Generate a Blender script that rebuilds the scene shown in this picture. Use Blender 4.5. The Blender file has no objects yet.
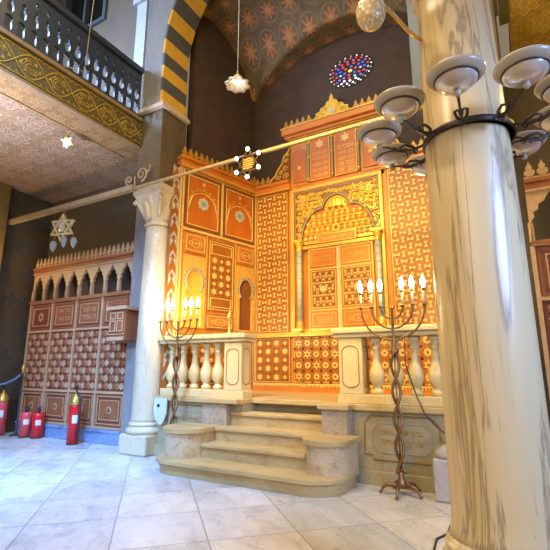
import bpy, math, random
from math import sin, cos, pi, radians, sqrt, atan2
from mathutils import Vector, Matrix
from mathutils.geometry import tessellate_polygon
random.seed(7)
SC = bpy.context.scene
COL = SC.collection

# ------------------------------------------------------------------ materials
def nmat(name):
    m = bpy.data.materials.new(name); m.use_nodes = True
    nt = m.node_tree
    b = nt.nodes['Principled BSDF']
    return m, nt, b
def N(nt, typ, **kw):
    n = nt.nodes.new(typ)
    for k, v in kw.items():
        if k.startswith('i_'):
            key = k[2:]
            key = int(key) if key.isdigit() else key.replace('_', ' ')
            n.inputs[key].default_value = v
        else: setattr(n, k, v)
    return n
def ramp(nt, src, stops, interp='LINEAR'):
    r = nt.nodes.new('ShaderNodeValToRGB'); r.color_ramp.interpolation = interp
    els = r.color_ramp.elements
    while len(els) < len(stops): els.new(0.5)
    for e, (p, c) in zip(els, stops):
        e.position = p; e.color = (*c, 1)
    nt.links.new(src, r.inputs[0]); return r.outputs[0]
def mixc(nt, fac, a, b, mode='MIX'):
    n = nt.nodes.new('ShaderNodeMix'); n.data_type = 'RGBA'; n.blend_type = mode
    for s, v in ((n.inputs[0], fac), (n.inputs[6], a), (n.inputs[7], b)):
        if hasattr(v, 'is_output'): nt.links.new(v, s)
        elif isinstance(v, (int, float)): s.default_value = v
        else: s.default_value = (*v, 1)
    return n.outputs[2]
def mth(nt, op, a, b=0.0, c=0.0):
    n = nt.nodes.new('ShaderNodeMath'); n.operation = op
    for s, v in zip(n.inputs, (a, b, c)):
        if hasattr(v, 'is_output'): nt.links.new(v, s)
        else: s.default_value = v
    return n.outputs[0]
def coords(nt, scale=(1, 1, 1), rot=(0, 0, 0), loc=(0, 0, 0)):
    t = nt.nodes.new('ShaderNodeTexCoord'); m = nt.nodes.new('ShaderNodeMapping')
    m.inputs['Scale'].default_value = scale; m.inputs['Rotation'].default_value = rot; m.inputs['Location'].default_value = loc
    nt.links.new(t.outputs['Object'], m.inputs[0]); return m.outputs[0]
def noise(nt, vec, scale, detail=4, rough=.55, dist=0.0):
    n = N(nt, 'ShaderNodeTexNoise', i_Scale=scale, i_Detail=detail, i_Roughness=rough, i_Distortion=dist)
    nt.links.new(vec, n.inputs['Vector']); return n.outputs['Fac']
def bump(nt, b, h, strength=.3, dist=.01):
    n = N(nt, 'ShaderNodeBump', i_Strength=strength, i_Distance=dist)
    nt.links.new(h, n.inputs['Height']); nt.links.new(n.outputs[0], b.inputs['Normal'])
def simple(name, col, col2=None, rough=.5, metal=0, scale=6, stretch=(1, 1, 1), bmp=.1, dist=.6):
    m, nt, b = nmat(name)
    v = coords(nt, stretch); f = noise(nt, v, scale, 5, .6, dist)
    c2 = col2 or tuple(x * .75 for x in col)
    nt.links.new(ramp(nt, f, [(.3, c2), (.7, col)]), b.inputs['Base Color'])
    b.inputs['Roughness'].default_value = rough; b.inputs['Metallic'].default_value = metal
    if bmp: bump(nt, b, f, bmp)
    return m
def marble(name, base, vein, dark, stretch=(1, 1, .25), scale=3.0, rough=.25, vamt=.5, vd=2.2):
    m, nt, b = nmat(name)
    v = coords(nt, stretch)
    f1 = noise(nt, v, scale, 6, .6, .8)
    c = ramp(nt, f1, [(.28, vein), (.48, base), (.75, tuple(min(1, x * 1.08) for x in base))])
    f2 = noise(nt, v, scale * 1.3, 5, .62, vd)
    r = mth(nt, 'ABSOLUTE', mth(nt, 'SUBTRACT', f2, .5))
    k = ramp(nt, r, [(0, (1, 1, 1)), (.035, (0, 0, 0))])
    c = mixc(nt, mth(nt, 'MULTIPLY', k, vamt), c, dark)
    nt.links.new(c, b.inputs['Base Color']); b.inputs['Roughness'].default_value = rough
    bump(nt, b, f1, .05)
    return m
def emit(name, col, strength):
    m, nt, b = nmat(name)
    b.inputs['Base Color'].default_value = (*col, 1)
    b.inputs['Emission Color'].default_value = (*col, 1); b.inputs['Emission Strength'].default_value = strength
    return m
def glass(name, col, rough=.12, trans=.6, alpha=1.0):
    m, nt, b = nmat(name)
    f = noise(nt, coords(nt), 9, 3)
    nt.links.new(ramp(nt, f, [(.3, tuple(x * .85 for x in col)), (.7, col)]), b.inputs['Base Color'])
    b.inputs['Roughness'].default_value = rough; b.inputs['Transmission Weight'].default_value = trans
    b.inputs['IOR'].default_value = 1.4; b.inputs['Alpha'].default_value = alpha
    return m

M = {}
M['wood'] = simple('ark_wood', (.64, .235, .03), (.50, .16, .018), .38, 0, 5, (1, 1, .25), .12)
M['wood_red'] = simple('ark_wood_red', (.38, .125, .011), (.29, .085, .008), .4, 0, 6, (1, 1, .25), .1)
M['wood_panel'] = simple('ark_wood_panel', (.60, .155, .014), (.46, .11, .010), .4, 0, 6, (1, 1, .25), .1)
M['wood_deep'] = simple('ark_wood_recess', (.27, .085, .014), (.19, .055, .01), .5, 0, 6, (1, 1, .25), .1)
M['wood_top'] = simple('ark_cornice_wood', (.68, .22, .026), (.56, .16, .018), .35, 0, 4, (.3, 1, 1), .08)
M['inlay'] = simple('ivory_inlay', (.78, .54, .16), (.66, .42, .11), .35, 0, 20)
M['goldtrim'] = simple('gilt_trim', (.86, .52, .10), (.66, .34, .05), .32, .25, 16)
M['crest_gold'] = simple('gilt_cresting', (.58, .32, .045), (.42, .19, .02), .4, .15, 14)
M['gold'] = simple('gilded_carving', (.88, .58, .08), (.70, .40, .04), .3, .3, 14, bmp=.2)
M['grey_line'] = simple('grey_painted_line', (.36, .33, .22), None, .5, 0, 12)
M['mosaic'] = simple('pale_green_inlay', (.55, .60, .42), (.35, .42, .33), .4, 0, 40)
M['zig'] = simple('grey_marquetry', (.50, .47, .34), (.36, .36, .3), .45, 0, 25)
M['aisle_wood'] = simple('screen_wood', (.36, .125, .045), (.26, .08, .03), .45, 0, 7, (1, 1, .3), .12)
M['aisle_deep'] = simple('screen_wood_recess', (.22, .06, .03), (.15, .04, .022), .5, 0, 7, (1, 1, .3), .1)
M['aisle_inlay'] = simple('screen_inlay', (.58, .38, .21), (.46, .28, .14), .45, 0, 22)
M['dark_rail'] = simple('dark_painted_wood', (.028, .042, .075), (.018, .027, .048), .35, 0, 9, (1, .3, 1), .1)
M['dark_in'] = simple('dark_recess', (.02, .014, .01), None, .7)
M['iron'] = simple('wrought_iron', (.085, .062, .045), (.04, .032, .028), .45, .6, 30, bmp=.3)
M['bronze'] = simple('menorah_bronze', (.33, .18, .065), (.20, .105, .04), .35, .65, 25, bmp=.2)
M['brass'] = simple('brass', (.75, .50, .12), (.5, .3, .06), .3, .7, 15)
M['candle'] = simple('candle_sleeve', (.85, .74, .42), None, .5, 0, 12)
M['bulb'] = emit('lit_bulb', (1, .76, .36), 200)
M['lit_shade'] = emit('lit_star_glass', (1, .86, .55), .8)
M['smallbulb'] = emit('small_lit_bulb', (1, .93, .8), 7)
M['red'] = simple('red_enamel', (.75, .018, .022), (.6, .012, .016), .25, 0, 5, bmp=.02)
M['pinkred'] = simple('faded_red_enamel', (.72, .10, .10), (.62, .06, .07), .3, 0, 5, bmp=.02)
M['tag'] = simple('paper_tag', (.75, .75, .72), None, .6)
M['black'] = simple('black_rubber', (.025, .025, .028), None, .5)
M['rope'] = simple('blue_grey_rope', (.16, .22, .36), (.1, .14, .24), .8, 0, 40)
M['wire'] = simple('pale_cord', (.62, .54, .42), None, .6)
M['rod'] = simple('painted_tie_rod', (.42, .32, .16), (.30, .22, .12), .45, .2, 10)
M['dishglass'] = glass('grey_moulded_glass', (.58, .50, .38), .2, .35)
M['bowlglass'] = glass('bowl_glass', (.98, .82, .66), .1, .6)
M['greenglass'] = glass('green_glass', (.62, .86, .74), .1, .6)
M['shade'] = glass('frosted_shade', (.92, .84, .60), .3, .45)
def globe_mat():
    m, nt, b = nmat('mottled_amber_glass')
    v = coords(nt); vo = N(nt, 'ShaderNodeTexVoronoi', i_Scale=45.0); nt.links.new(v, vo.inputs['Vector'])
    f = noise(nt, v, 14, 4)
    c = ramp(nt, vo.outputs['Distance'], [(.15, (.92, .74, .36)), (.55, (.52, .30, .07))])
    c = mixc(nt, mth(nt, 'MULTIPLY', f, .6), c, (.85, .66, .42))
    nt.links.new(c, b.inputs['Base Color']); b.inputs['Roughness'].default_value = .2; b.inputs['Transmission Weight'].default_value = .15
    bump(nt, b, vo.outputs['Distance'], .5, .01); return m
M['globe2'] = globe_mat()
M['drop'] = glass('blue_grey_glass', (.55, .64, .70), .15, .5)
M['col_marble'] = marble('column_marble', (.62, .46, .24), (.44, .285, .09), (.12, .08, .045), (1, 1, .08), 3.8, .33, .62, 1.0)
M['white_marble'] = marble('pale_column_marble', (.60, .50, .31), (.48, .38, .22), (.32, .24, .15), (1, 1, .3), 3, .3, .3)
M['step_marble'] = marble('step_marble', (.54, .39, .16), (.39, .26, .09), (.30, .20, .08), (.5, 1, 1), 3.5, .4, .35)
M['drum_marble'] = marble('brown_veined_marble', (.60, .46, .26), (.40, .26, .11), (.3, .19, .09), (1, 1, 1), 5, .35, .5)
M['violet_marble'] = marble('violet_veined_marble', (.46, .36, .23), (.32, .23, .14), (.2, .13, .08), (1, 1, 1), 7, .3, .7)
M['dais_marble'] = marble('dais_marble', (.40, .33, .18), (.30, .235, .12), (.22, .17, .09), (.6, 1, 1), 3, .4, .3)
M['bal_marble'] = marble('balustrade_marble', (.68, .53, .24), (.56, .42, .17), (.42, .3, .13), (1, 1, .6), 3, .35, .25)
M['engraved'] = simple('engraved_brown_line', (.36, .22, .07), (.26, .15, .05), .6, 0, 15)
M['engr_gold'] = simple('gilt_letters', (.50, .31, .08), None, .45, .2, 15)
M['engr_grey'] = simple('engraved_grey_line', (.40, .40, .34), None, .6, 0, 15)
M['pier'] = marble('pier_marble', (.13, .098, .05), (.065, .06, .044), (.05, .046, .036), (1, 1, .5), 4, .3, .5)
M['pilaster'] = marble('grey_pilaster_marble', (.27, .255, .235), (.19, .185, .175), (.15, .15, .14), (1, 1, .3), 4, .3, .4)
M['impost'] = simple('impost_stone', (.62, .52, .36), (.5, .4, .28), .45, 0, 8)
M['stripe_y'] = simple('yellow_stripe', (.72, .42, .045), (.60, .33, .04), .5, 0, 8)
M['stripe_g'] = simple('slate_stripe', (.10, .098, .095), (.075, .075, .075), .5, 0, 8)
M['plinth_bluelit'] = marble('blue_lit_plinth', (.22, .32, .52), (.12, .16, .26), (.08, .09, .12), (1, 1, 2), 3, .25, .5)  # stone plinth with blue light painted into its colour
M['bollard'] = marble('grey_bollard_marble', (.50, .46, .42), (.38, .34, .32), (.26, .24, .22), (1, 1, .5), 5, .3, .3)
M['bay_wall'] = simple('brown_plaster', (.072, .036, .016), (.042, .023, .013), .75, 0, 3, bmp=.15, dist=1.5)
M['aisle_wall'] = simple('dark_olive_plaster', (.105, .078, .040), (.075, .058, .034), .75, 0, 2.5, bmp=.1)
M['gal_wall'] = simple('grey_tan_plaster', (.28, .20, .12), (.20, .165, .135), .7, 0, 1.6, bmp=.1, dist=1.2)
M['olive_trim'] = simple('olive_ochre_paint', (.20, .125, .035), (.14, .09, .03), .6, 0, 4)
M['white_trim'] = simple('white_plaster_trim', (.68, .68, .68), (.6, .6, .62), .5, 0, 4)
M['fascia'] = simple('painted_fascia', (.115, .085, .022), (.06, .062, .022), .5, 0, 3.2, bmp=.05, dist=1.5)
M['fascia_edge'] = simple('fascia_moulding', (.28, .19, .09), (.2, .13, .06), .45, 0, 10)
M['fascia_gold'] = simple('gold_paint', (.52, .33, .05), (.40, .25, .03), .4, .2, 14)
M['pale'] = simple('blue_lit_dais_end', (.62, .64, .68), (.52, .55, .6), .4, 0, 6)  # blue light on the dais marble put into the colour
M['steel'] = simple('blue_grey_paint', (.13, .16, .19), (.10, .125, .15), .5, 0, 6)
M['win_dark'] = simple('dark_pane', (.015, .013, .012), None, .15)

def floor_mat():
    m, nt, b = nmat('marble_slabs')
    s = 0.72
    v = coords(nt, (1 / s,) * 3, (0, 0, -pi / 4), (0, 0, 0))
    # object coords rotated by -45 degrees: x = a, y = b of the slab grid
    mp = nt.nodes.new('ShaderNodeMapping'); mp.inputs['Location'].default_value = (.33 + 10, -.07 + 10, 0)
    nt.links.new(v, mp.inputs[0])
    sep = nt.nodes.new('ShaderNodeSeparateXYZ'); nt.links.new(mp.outputs[0], sep.inputs[0])
    fx = mth(nt, 'FRACT', sep.outputs[0]); fy = mth(nt, 'FRACT', sep.outputs[1])
    ex = mth(nt, 'MINIMUM', fx, mth(nt, 'SUBTRACT', 1.0, fx)); ey = mth(nt, 'MINIMUM', fy, mth(nt, 'SUBTRACT', 1.0, fy))
    e = mth(nt, 'MINIMUM', ex, ey)
    joint = mth(nt, 'LESS_THAN', e, .008)
    cx = mth(nt, 'FLOOR', sep.outputs[0]); cy = mth(nt, 'FLOOR', sep.outputs[1])
    cmb = nt.nodes.new('ShaderNodeCombineXYZ'); nt.links.new(cx, cmb.inputs[0]); nt.links.new(cy, cmb.inputs[1])
    wn = nt.nodes.new('ShaderNodeTexWhiteNoise'); nt.links.new(cmb.outputs[0], wn.inputs['Vector'])
    off = nt.nodes.new('ShaderNodeVectorMath'); off.operation = 'MULTIPLY_ADD'
    nt.links.new(wn.outputs['Color'], off.inputs[0]); off.inputs[1].default_value = (9, 9, 9); nt.links.new(mp.outputs[0], off.inputs[2])
    st = nt.nodes.new('ShaderNodeMapping'); st.inputs['Scale'].default_value = (1, .45, 1); nt.links.new(off.outputs[0], st.inputs[0])
    f = noise(nt, st.outputs[0], 2.0, 6, .6, 1.0)
    c = ramp(nt, f, [(.30, (.44, .43, .40)), (.5, (.64, .62, .565)), (.75, (.74, .72, .66))])
    f2 = noise(nt, st.outputs[0], 1.7, 5, .6, 2.2)
    r = mth(nt, 'ABSOLUTE', mth(nt, 'SUBTRACT', f2, .5))
    k = ramp(nt, r, [(0, (1, 1, 1)), (.03, (0, 0, 0))])
    c = mixc(nt, mth(nt, 'MULTIPLY', k, .28), c, (.32, .30, .29))
    tint = ramp(nt, wn.outputs['Value'], [(0, (.80, .79, .76)), (.5, (1, 1, 1)), (1, (1.0, .95, .84))])
    c = mixc(nt, 1.0, c, tint, 'MULTIPLY')
    c = mixc(nt, mth(nt, 'MULTIPLY', joint, .75), c, (.19, .17, .14))
    nt.links.new(c, b.inputs['Base Color'])
    rr = ramp(nt, noise(nt, mp.outputs[0], 3), [(.3, (.22,) * 3), (.7, (.42,) * 3)])
    nt.links.new(rr, b.inputs['Roughness'])
    bump(nt, b, mth(nt, 'SUBTRACT', 1.0, joint), .25, .004)
    return m
M['floor'] = floor_mat()

def star_field(nt, vec, cell, n, r0, amp):
    sc = nt.nodes.new('ShaderNodeMapping'); sc.inputs['Scale'].default_value = (1 / cell,) * 3; nt.links.new(vec, sc.inputs[0])
    sep = nt.nodes.new('ShaderNodeSeparateXYZ'); nt.links.new(sc.outputs[0], sep.inputs[0])
    row = mth(nt, 'FLOOR', sep.outputs[1])
    x = mth(nt, 'SUBTRACT', mth(nt, 'FRACT', mth(nt, 'ADD', mth(nt, 'ADD', sep.outputs[0], 50.0), mth(nt, 'MULTIPLY', row, .5))), .5)
    y = mth(nt, 'SUBTRACT', mth(nt, 'FRACT', mth(nt, 'ADD', sep.outputs[1], 50.0)), .5)
    rad = mth(nt, 'SQRT', mth(nt, 'ADD', mth(nt, 'MULTIPLY', x, x), mth(nt, 'MULTIPLY', y, y)))
    an = mth(nt, 'ARCTAN2', y, x)
    lim = mth(nt, 'ADD', mth(nt, 'MULTIPLY', mth(nt, 'COSINE', mth(nt, 'MULTIPLY', an, float(n))), amp), r0)
    return rad, lim
def vault_mat():
    m, nt, b = nmat('painted_vault')
    v = coords(nt)
    f = noise(nt, v, 3, 4, .6, .8)
    c = ramp(nt, f, [(.3, (.06, .04, .012)), (.55, (.13, .072, .014)), (.8, (.19, .095, .018))])
    rad, lim = star_field(nt, v, .46, 8, .25, .10)
    ring = mth(nt, 'LESS_THAN', mth(nt, 'ABSOLUTE', mth(nt, 'SUBTRACT', rad, .43)), .035)
    c = mixc(nt, mth(nt, 'MULTIPLY', ring, .6), c, (.13, .13, .06))
    s = mth(nt, 'LESS_THAN', rad, lim)
    c = mixc(nt, s, c, (.30, .105, .022))
    s2 = mth(nt, 'LESS_THAN', rad, mth(nt, 'MULTIPLY', lim, .45))
    c = mixc(nt, s2, c, (.28, .17, .05))
    nt.links.new(c, b.inputs['Base Color']); b.inputs['Roughness'].default_value = .7
    return m
M['vault'] = vault_mat()
def soffit_mat(name, base, base2, line, cell):
    m, nt, b = nmat(name)
    v = coords(nt)
    f = noise(nt, v, 2.2, 4, .6, .8)
    c = ramp(nt, f, [(.3, base2), (.7, base)])
    for mul, n, r0, amp, th_, am in ((3.4, 8, .36, .07, .018, .8), (3.4, 8, .22, .08, .02, .7), (3.4, 16, .12, .03, .02, .6), (1.13, 6, .30, .10, .05, .45), (.57, 4, .30, .12, .07, .3)):
        rad, lim = star_field(nt, v, cell * mul, n, r0, amp)
        k2 = mth(nt, 'LESS_THAN', mth(nt, 'ABSOLUTE', mth(nt, 'SUBTRACT', rad, lim)), th_)
        c = mixc(nt, mth(nt, 'MULTIPLY', k2, am), c, line)
    nt.links.new(c, b.inputs['Base Color']); b.inputs['Roughness'].default_value = .6
    return m
M['soffit'] = soffit_mat('painted_soffit', (.27, .155, .065), (.17, .10, .05), (.42, .32, .19), .19)
M['soffit_border'] = soffit_mat('painted_soffit_border', (.22, .11, .035), (.14, .07, .03), (.50, .33, .12), .10)
M['soffit_gold'] = soffit_mat('gilded_soffit', (.42, .24, .03), (.22, .12, .015), (.62, .42, .09), .12)
def aisle_side_mat():
    m, nt, b = nmat('diapered_wall')
    v = coords(nt, (1, 1, 1), (0, pi / 2, 0))
    f = noise(nt, v, 2.5, 4, .6, .8)
    c = ramp(nt, f, [(.3, (.060, .045, .026)), (.7, (.105, .074, .036))])
    v2 = coords(nt); sep = nt.nodes.new('ShaderNodeSeparateXYZ'); nt.links.new(v2, sep.inputs[0])
    cb = nt.nodes.new('ShaderNodeCombineXYZ'); nt.links.new(sep.outputs[1], cb.inputs[0]); nt.links.new(sep.outputs[2], cb.inputs[1])
    rad, lim = star_field(nt, cb.outputs[0], .6, 4, .28, .10)
    c = mixc(nt, mth(nt, 'LESS_THAN', rad, lim), c, (.062, .056, .042))
    k2 = mth(nt, 'LESS_THAN', mth(nt, 'ABSOLUTE', mth(nt, 'SUBTRACT', rad, lim)), .03)
    c = mixc(nt, mth(nt, 'MULTIPLY', k2, .35), c, (.12, .105, .07))
    nt.links.new(c, b.inputs['Base Color']); b.inputs['Roughness'].default_value = .7
    return m
M['diaper'] = aisle_side_mat()

# ------------------------------------------------------------------ mesh building
OFF = {}
class Fr:
    def __init__(s, o, u, v=(0, 0, 1)):
        s.o = Vector(o); s.u = Vector(u).normalized(); s.v = Vector(v).normalized(); s.n = s.u.cross(s.v)
    def P(s, a, b, w=0): return s.o + s.u * a + s.v * b + s.n * w
WORLD = Fr((0, 0, 0), (1, 0, 0), (0, 1, 0))
class MB:
    def __init__(s, *mats):
        s.v = []; s.f = []; s.mi = []; s.sm = []; s.mats = list(mats); s.m = 0
    def mat(s, name):
        if name not in s.mats: s.mats.append(name)
        s.m = s.mats.index(name); return s
    def face(s, idx, smooth=False): s.f.append(tuple(idx)); s.mi.append(s.m); s.sm.append(smooth)
    def box(s, x0, x1, y0, y1, z0, z1, fr=None, tap=0):
        P = (fr or WORLD).P; n = len(s.v)
        for z, t in ((z0, 0), (z1, tap)):
            s.v += [P(x0 + t, y0 + t, z), P(x1 - t, y0 + t, z), P(x1 - t, y1 - t, z), P(x0 + t, y1 - t, z)]
        for q in ((3, 2, 1, 0), (4, 5, 6, 7), (0, 1, 5, 4), (1, 2, 6, 5), (2, 3, 7, 6), (3, 0, 4, 7)): s.face([n + i for i in q])
        return s
    def border(s, fr, u0, u1, v0, v1, t, w0, w1):
        s.box(u0, u1, v0, v0 + t, w0, w1, fr); s.box(u0, u1, v1 - t, v1, w0, w1, fr)
        s.box(u0, u0 + t, v0 + t, v1 - t, w0, w1, fr); s.box(u1 - t, u1, v0 + t, v1 - t, w0, w1, fr); return s
    def prism(s, fr, loops, w0, w1, back=True):
        if not isinstance(loops[0][0], (tuple, list, Vector)): loops = [loops]
        n = len(s.v); flat = [p for l in loops for p in l]; k = len(flat)
        s.v += [fr.P(p[0], p[1], w1) for p in flat]; s.v += [fr.P(p[0], p[1], w0) for p in flat]
        tris = tessellate_polygon([[Vector((p[0], p[1], 0)) for p in l] for l in loops])
        for t in tris:
            a, b, c = [flat[i] for i in t]
            if (b[0] - a[0]) * (c[1] - a[1]) - (b[1] - a[1]) * (c[0] - a[0]) < 0: t = t[::-1]
            s.face([n + i for i in t])
            if back: s.face([n + k + i for i in t[::-1]])
        st = 0
        for li, l in enumerate(loops):
            m = len(l); ar = sum(l[i][0] * l[(i + 1) % m][1] - l[(i + 1) % m][0] * l[i][1] for i in range(m))
            fl = (ar < 0) != (li > 0)
            for i in range(m):
                a = n + st + i; b = n + st + (i + 1) % m
                q = [a, a + k, b + k, b]
                s.face(q[::-1] if fl else q)
            st += m
        return s
    def tube(s, pts, r, k=8, closed=False, smooth=True, cap=True):
        pts = [Vector(p) for p in pts]; m = len(pts); n = len(s.v)
        rs = r if isinstance(r, (list, tuple)) else [r] * m
        prev = None
        for i, p in enumerate(pts):
            if closed: t = pts[(i + 1) % m] - pts[i - 1]
            else: t = pts[min(i + 1, m - 1)] - pts[max(i - 1, 0)]
            t.normalize()
            if prev is None:
                a = Vector((0, 0, 1)) if abs(t.z) < .9 else Vector((1, 0, 0))
                x = t.cross(a).normalized()
            else:
                x = prev - t * prev.dot(t)
                x = x.normalized() if x.length > 1e-6 else t.orthogonal().normalized()
            prev = x; y = t.cross(x)
            for j in range(k):
                th = 2 * pi * j / k
                s.v.append(p + (x * cos(th) + y * sin(th)) * rs[i])
        for i in range(m if closed else m - 1):
            for j in range(k):
                a = n + i * k + j; b = n + i * k + (j + 1) % k
                c = n + ((i + 1) % m) * k + (j + 1) % k; d = n + ((i + 1) % m) * k + j
                s.face((a, b, c, d), smooth)
        if cap and not closed:
            s.face([n + j for j in range(k)][::-1]); s.face([n + (m - 1) * k + j for j in range(k)])
        return s
    def lathe(s, prof, c=(0, 0, 0), k=32, a0=0, a1=2 * pi, smooth=True, rot=None, ripple=None, xs=1, ys=1):
        n = len(s.v); full = abs(a1 - a0 - 2 * pi) < 1e-6; kk = k if full else k + 1; c = Vector(c)
        for i, (r, z) in enumerate(prof):
            for j in range(kk):
                th = a0 + (a1 - a0) * j / k
                rr = r * (1 + (ripple[0] * cos(ripple[1] * th) if ripple else 0))
                p = Vector((rr * cos(th) * xs, rr * sin(th) * ys, z))
                if rot: p = rot @ p
                s.v.append(c + p)
        for i in range(len(prof) - 1):
            for j in range(k):
                a = n + i * kk + j; b = n + i * kk + (j + 1) % kk
                s.face((a, b, b + kk, a + kk), smooth)
        for i, fl in ((0, True), (len(prof) - 1, False)):
            if prof[i][0] > 1e-5 and full:
                q = [n + i * kk + j for j in range(kk)]; s.face(q[::-1] if fl else q)
        return s
    def sphere(s, c, r, k=12, h=8, sz=1):
        return s.lathe([(max(r * sin(pi * i / h), 1e-6), -r * sz * cos(pi * i / h)) for i in range(h + 1)], c, k)
    def text(s, fr, body, cu, cv, width, height, w, ext=.003):
        cd = bpy.data.curves.new('lettering', 'FONT'); cd.body = body; cd.resolution_u = 2; cd.offset = .018
        ob = bpy.data.objects.new('lettering', cd); COL.objects.link(ob)
        bpy.context.view_layer.update()
        dg = bpy.context.evaluated_depsgraph_get(); me = ob.evaluated_get(dg).to_mesh()
        vs = [v.co.copy() for v in me.vertices]; fs = [tuple(p.vertices) for p in me.polygons]
        ob.evaluated_get(dg).to_mesh_clear(); bpy.data.objects.remove(ob); bpy.data.curves.remove(cd)
        if not vs: return s
        x0 = min(v.x for v in vs); x1 = max(v.x for v in vs); y0 = min(v.y for v in vs); y1 = max(v.y for v in vs)
        sx = width / max(x1 - x0, 1e-4); sy = height / max(y1 - y0, 1e-4); n = len(s.v)
        for v in vs: s.v.append(fr.P(cu + (v.x - (x0 + x1) / 2) * sx, cv + (v.y - (y0 + y1) / 2) * sy, w + ext))
        for f in fs: s.face([n + i for i in f])
        return s
    def build(s, name, parent=None, loc=None, bevel=0, kind=None, label=None):
        off = OFF.get(parent.name, Vector()) if parent else Vector(loc or (0, 0, 0))
        me = bpy.data.meshes.new(name); me.from_pydata([tuple(v - off) for v in s.v], [], s.f)
        for m in s.mats: me.materials.append(M[m])
        me.polygons.foreach_set('material_index', s.mi); me.polygons.foreach_set('use_smooth', s.sm); me.update()
        o = bpy.data.objects.new(name, me); COL.objects.link(o)
        if parent: o.parent = parent
        else: o.location = off
        OFF[o.name] = off
        if bevel:
            b = o.modifiers.new('bevel', 'BEVEL'); b.width = bevel; b.segments = 2; b.limit_method = 'ANGLE'
        if kind: o['kind'] = kind
        if label: o['label'] = label
        return o
def thing(name, label, cat, loc, group=None):
    o = bpy.data.objects.new(name, None); COL.objects.link(o); o.location = loc; o.empty_display_size = .1
    OFF[o.name] = Vector(loc); o['label'] = label; o['category'] = cat
    if group: o['group'] = group
    return o
def tag(o, label, cat, group=None):
    o['label'] = label; o['category'] = cat
    if group: o['group'] = group
    return o
def dup(root, loc, label, rotz=None):
    r = root.copy(); COL.objects.link(r); r.location = loc; r['label'] = label
    if rotz is not None: r.rotation_euler = (0, 0, rotz)
    def rec(src, dst):
        for ch in list(src.children):
            c = ch.copy(); COL.objects.link(c); c.parent = dst; rec(ch, c)
    rec(root, r); return r
def starp(n, R, r, cx, cy, rot=pi / 2):
    return [(cx + (R if i % 2 == 0 else r) * cos(rot + pi * i / n), cy + (R if i % 2 == 0 else r) * sin(rot + pi * i / n)) for i in range(2 * n)]
def ngon(n, R, cx, cy, rot=0): return [(cx + R * cos(rot + 2 * pi * i / n), cy + R * sin(rot + 2 * pi * i / n)) for i in range(n)]
def arcp(cx, cy, rx, ry, a0, a1, n): return [(cx + rx * cos(a0 + (a1 - a0) * i / n), cy + ry * sin(a0 + (a1 - a0) * i / n)) for i in range(n + 1)]
def line(mb, fr, pts, r, w, k=5, closed=False): mb.tube([fr.P(p[0], p[1], w) for p in pts], r, k, closed)
def crest(mb, fr, u0, u1, v0, h, step, w0, w1):
    n = max(1, round((u1 - u0) / step)); st = (u1 - u0) / n
    mb.box(u0, u1, v0, v0 + h * .18, w0, w1, fr)
    for i in range(n):
        c = u0 + (i + .5) * st; b = v0 + h * .15; a = st * .43
        half = [(.28 * a, 0), (a, .18 * h), (.95 * a, .36 * h), (.45 * a, .42 * h), (.62 * a, .58 * h), (.30 * a, .68 * h), (0, .88 * h)]
        poly = [(c + x, b + y) for x, y in half] + [(c - x, b + y) for x, y in half[-2::-1]]
        mb.prism(fr, poly, w0, w1)

# ------------------------------------------------------------------ setting
b = MB('floor'); b.box(-14, 7, -5, 9, -.2, 0); b.build('floor', kind='structure')

XC = -2.7; YD = 5.15; YA = 7.1; ZD = .87
ARK = Fr((0, YA, 0), (1, 0, 0))
sd = Vector((sin(radians(13.9)), cos(radians(13.9)), 0))
SIDE = Fr((-4.47, YA, 0), sd)
# bay walls
b = MB('bay_wall'); b.box(-5.4, .1, 7.2, 7.45, 0, 9.4); b.build('wall_back', kind='structure')
b = MB('bay_wall'); b.box(-1.55, .1, .87, 9.2, -.32, -.12, SIDE); b.build('wall_left_bay', kind='structure')
SIDER = Fr((-.93, YA, 0), (sd.x, -sd.y, 0))
b = MB('bay_wall'); b.box(-.1, 1.55, .87, 9.2, -.32, -.12, SIDER); b.build('wall_right_bay', kind='structure')
b = MB('steel'); b.box(-.935, -.50, 5.53, 5.68, 4.72, 9.2); b.build('trim_1', kind='structure')
# groin vault
def zb(x): return 4.73 + sqrt(max(3.1 ** 2 - ((x + 2.5)) ** 2, .01))
def zl(y): return 5.87 + sqrt(max(2.42 ** 2 - ((5.85 - y) * 1.7) ** 2, .01)) if abs(5.85 - y) * 1.7 < 2.4 else 5.9
b = MB('vault'); nx, ny = 72, 40
for j in range(ny + 1):
    y = 5.52 + (7.25 - 5.52) * j / ny
    for i in range(nx + 1):
        x = -5.4 + 5.6 * i / nx
        b.v.append(Vector((x, y, max(zb(x), zl(y)))))
for j in range(ny):
    for i in range(nx):
        a = j * (nx + 1) + i; b.face((a, a + nx + 1, a + nx + 2, a + 1), True)
b.build('ceiling_vault', kind='structure')
# aisles
b = MB('aisle_wall'); b.box(-9.5, -5.7, 5.78, 5.98, 0, 5.1); b.build('wall_left_aisle', kind='structure')
b = MB('aisle_wall'); b.box(.1, 4.2, 5.78, 5.98, 0, 5.1); b.build('wall_right_aisle', kind='structure')
b = MB('diaper'); b.box(-9.55, -9.3, -4, 5.98, 0, 5.1); b.build('wall_left', kind='structure')
b = MB('diaper'); b.box(4.0, 4.2, -4, 5.98, 0, 5.1); b.build('wall_right', kind='structure')
b = MB('soffit', 'soffit_border', 'fascia_edge')
b.box(-9.3, -6.02, -1, 5.78, 5.1, 5.25)
b.mat('soffit_border').box(-6.02, -5.61, -1, 4.86, 5.095, 5.25); b.box(-6.02, -5.54, 4.86, 5.78, 5.095, 5.25)
b.mat('fascia_edge').box(-6.06, -6.02, -1, 5.0, 5.08, 5.1)
b.build('ceiling_left_aisle', kind='structure')
b = MB('soffit_gold'); b.box(.26, 4.0, -1, 5.78, 5.1, 5.25); b.build('ceiling_right_aisle', kind='structure')
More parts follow.
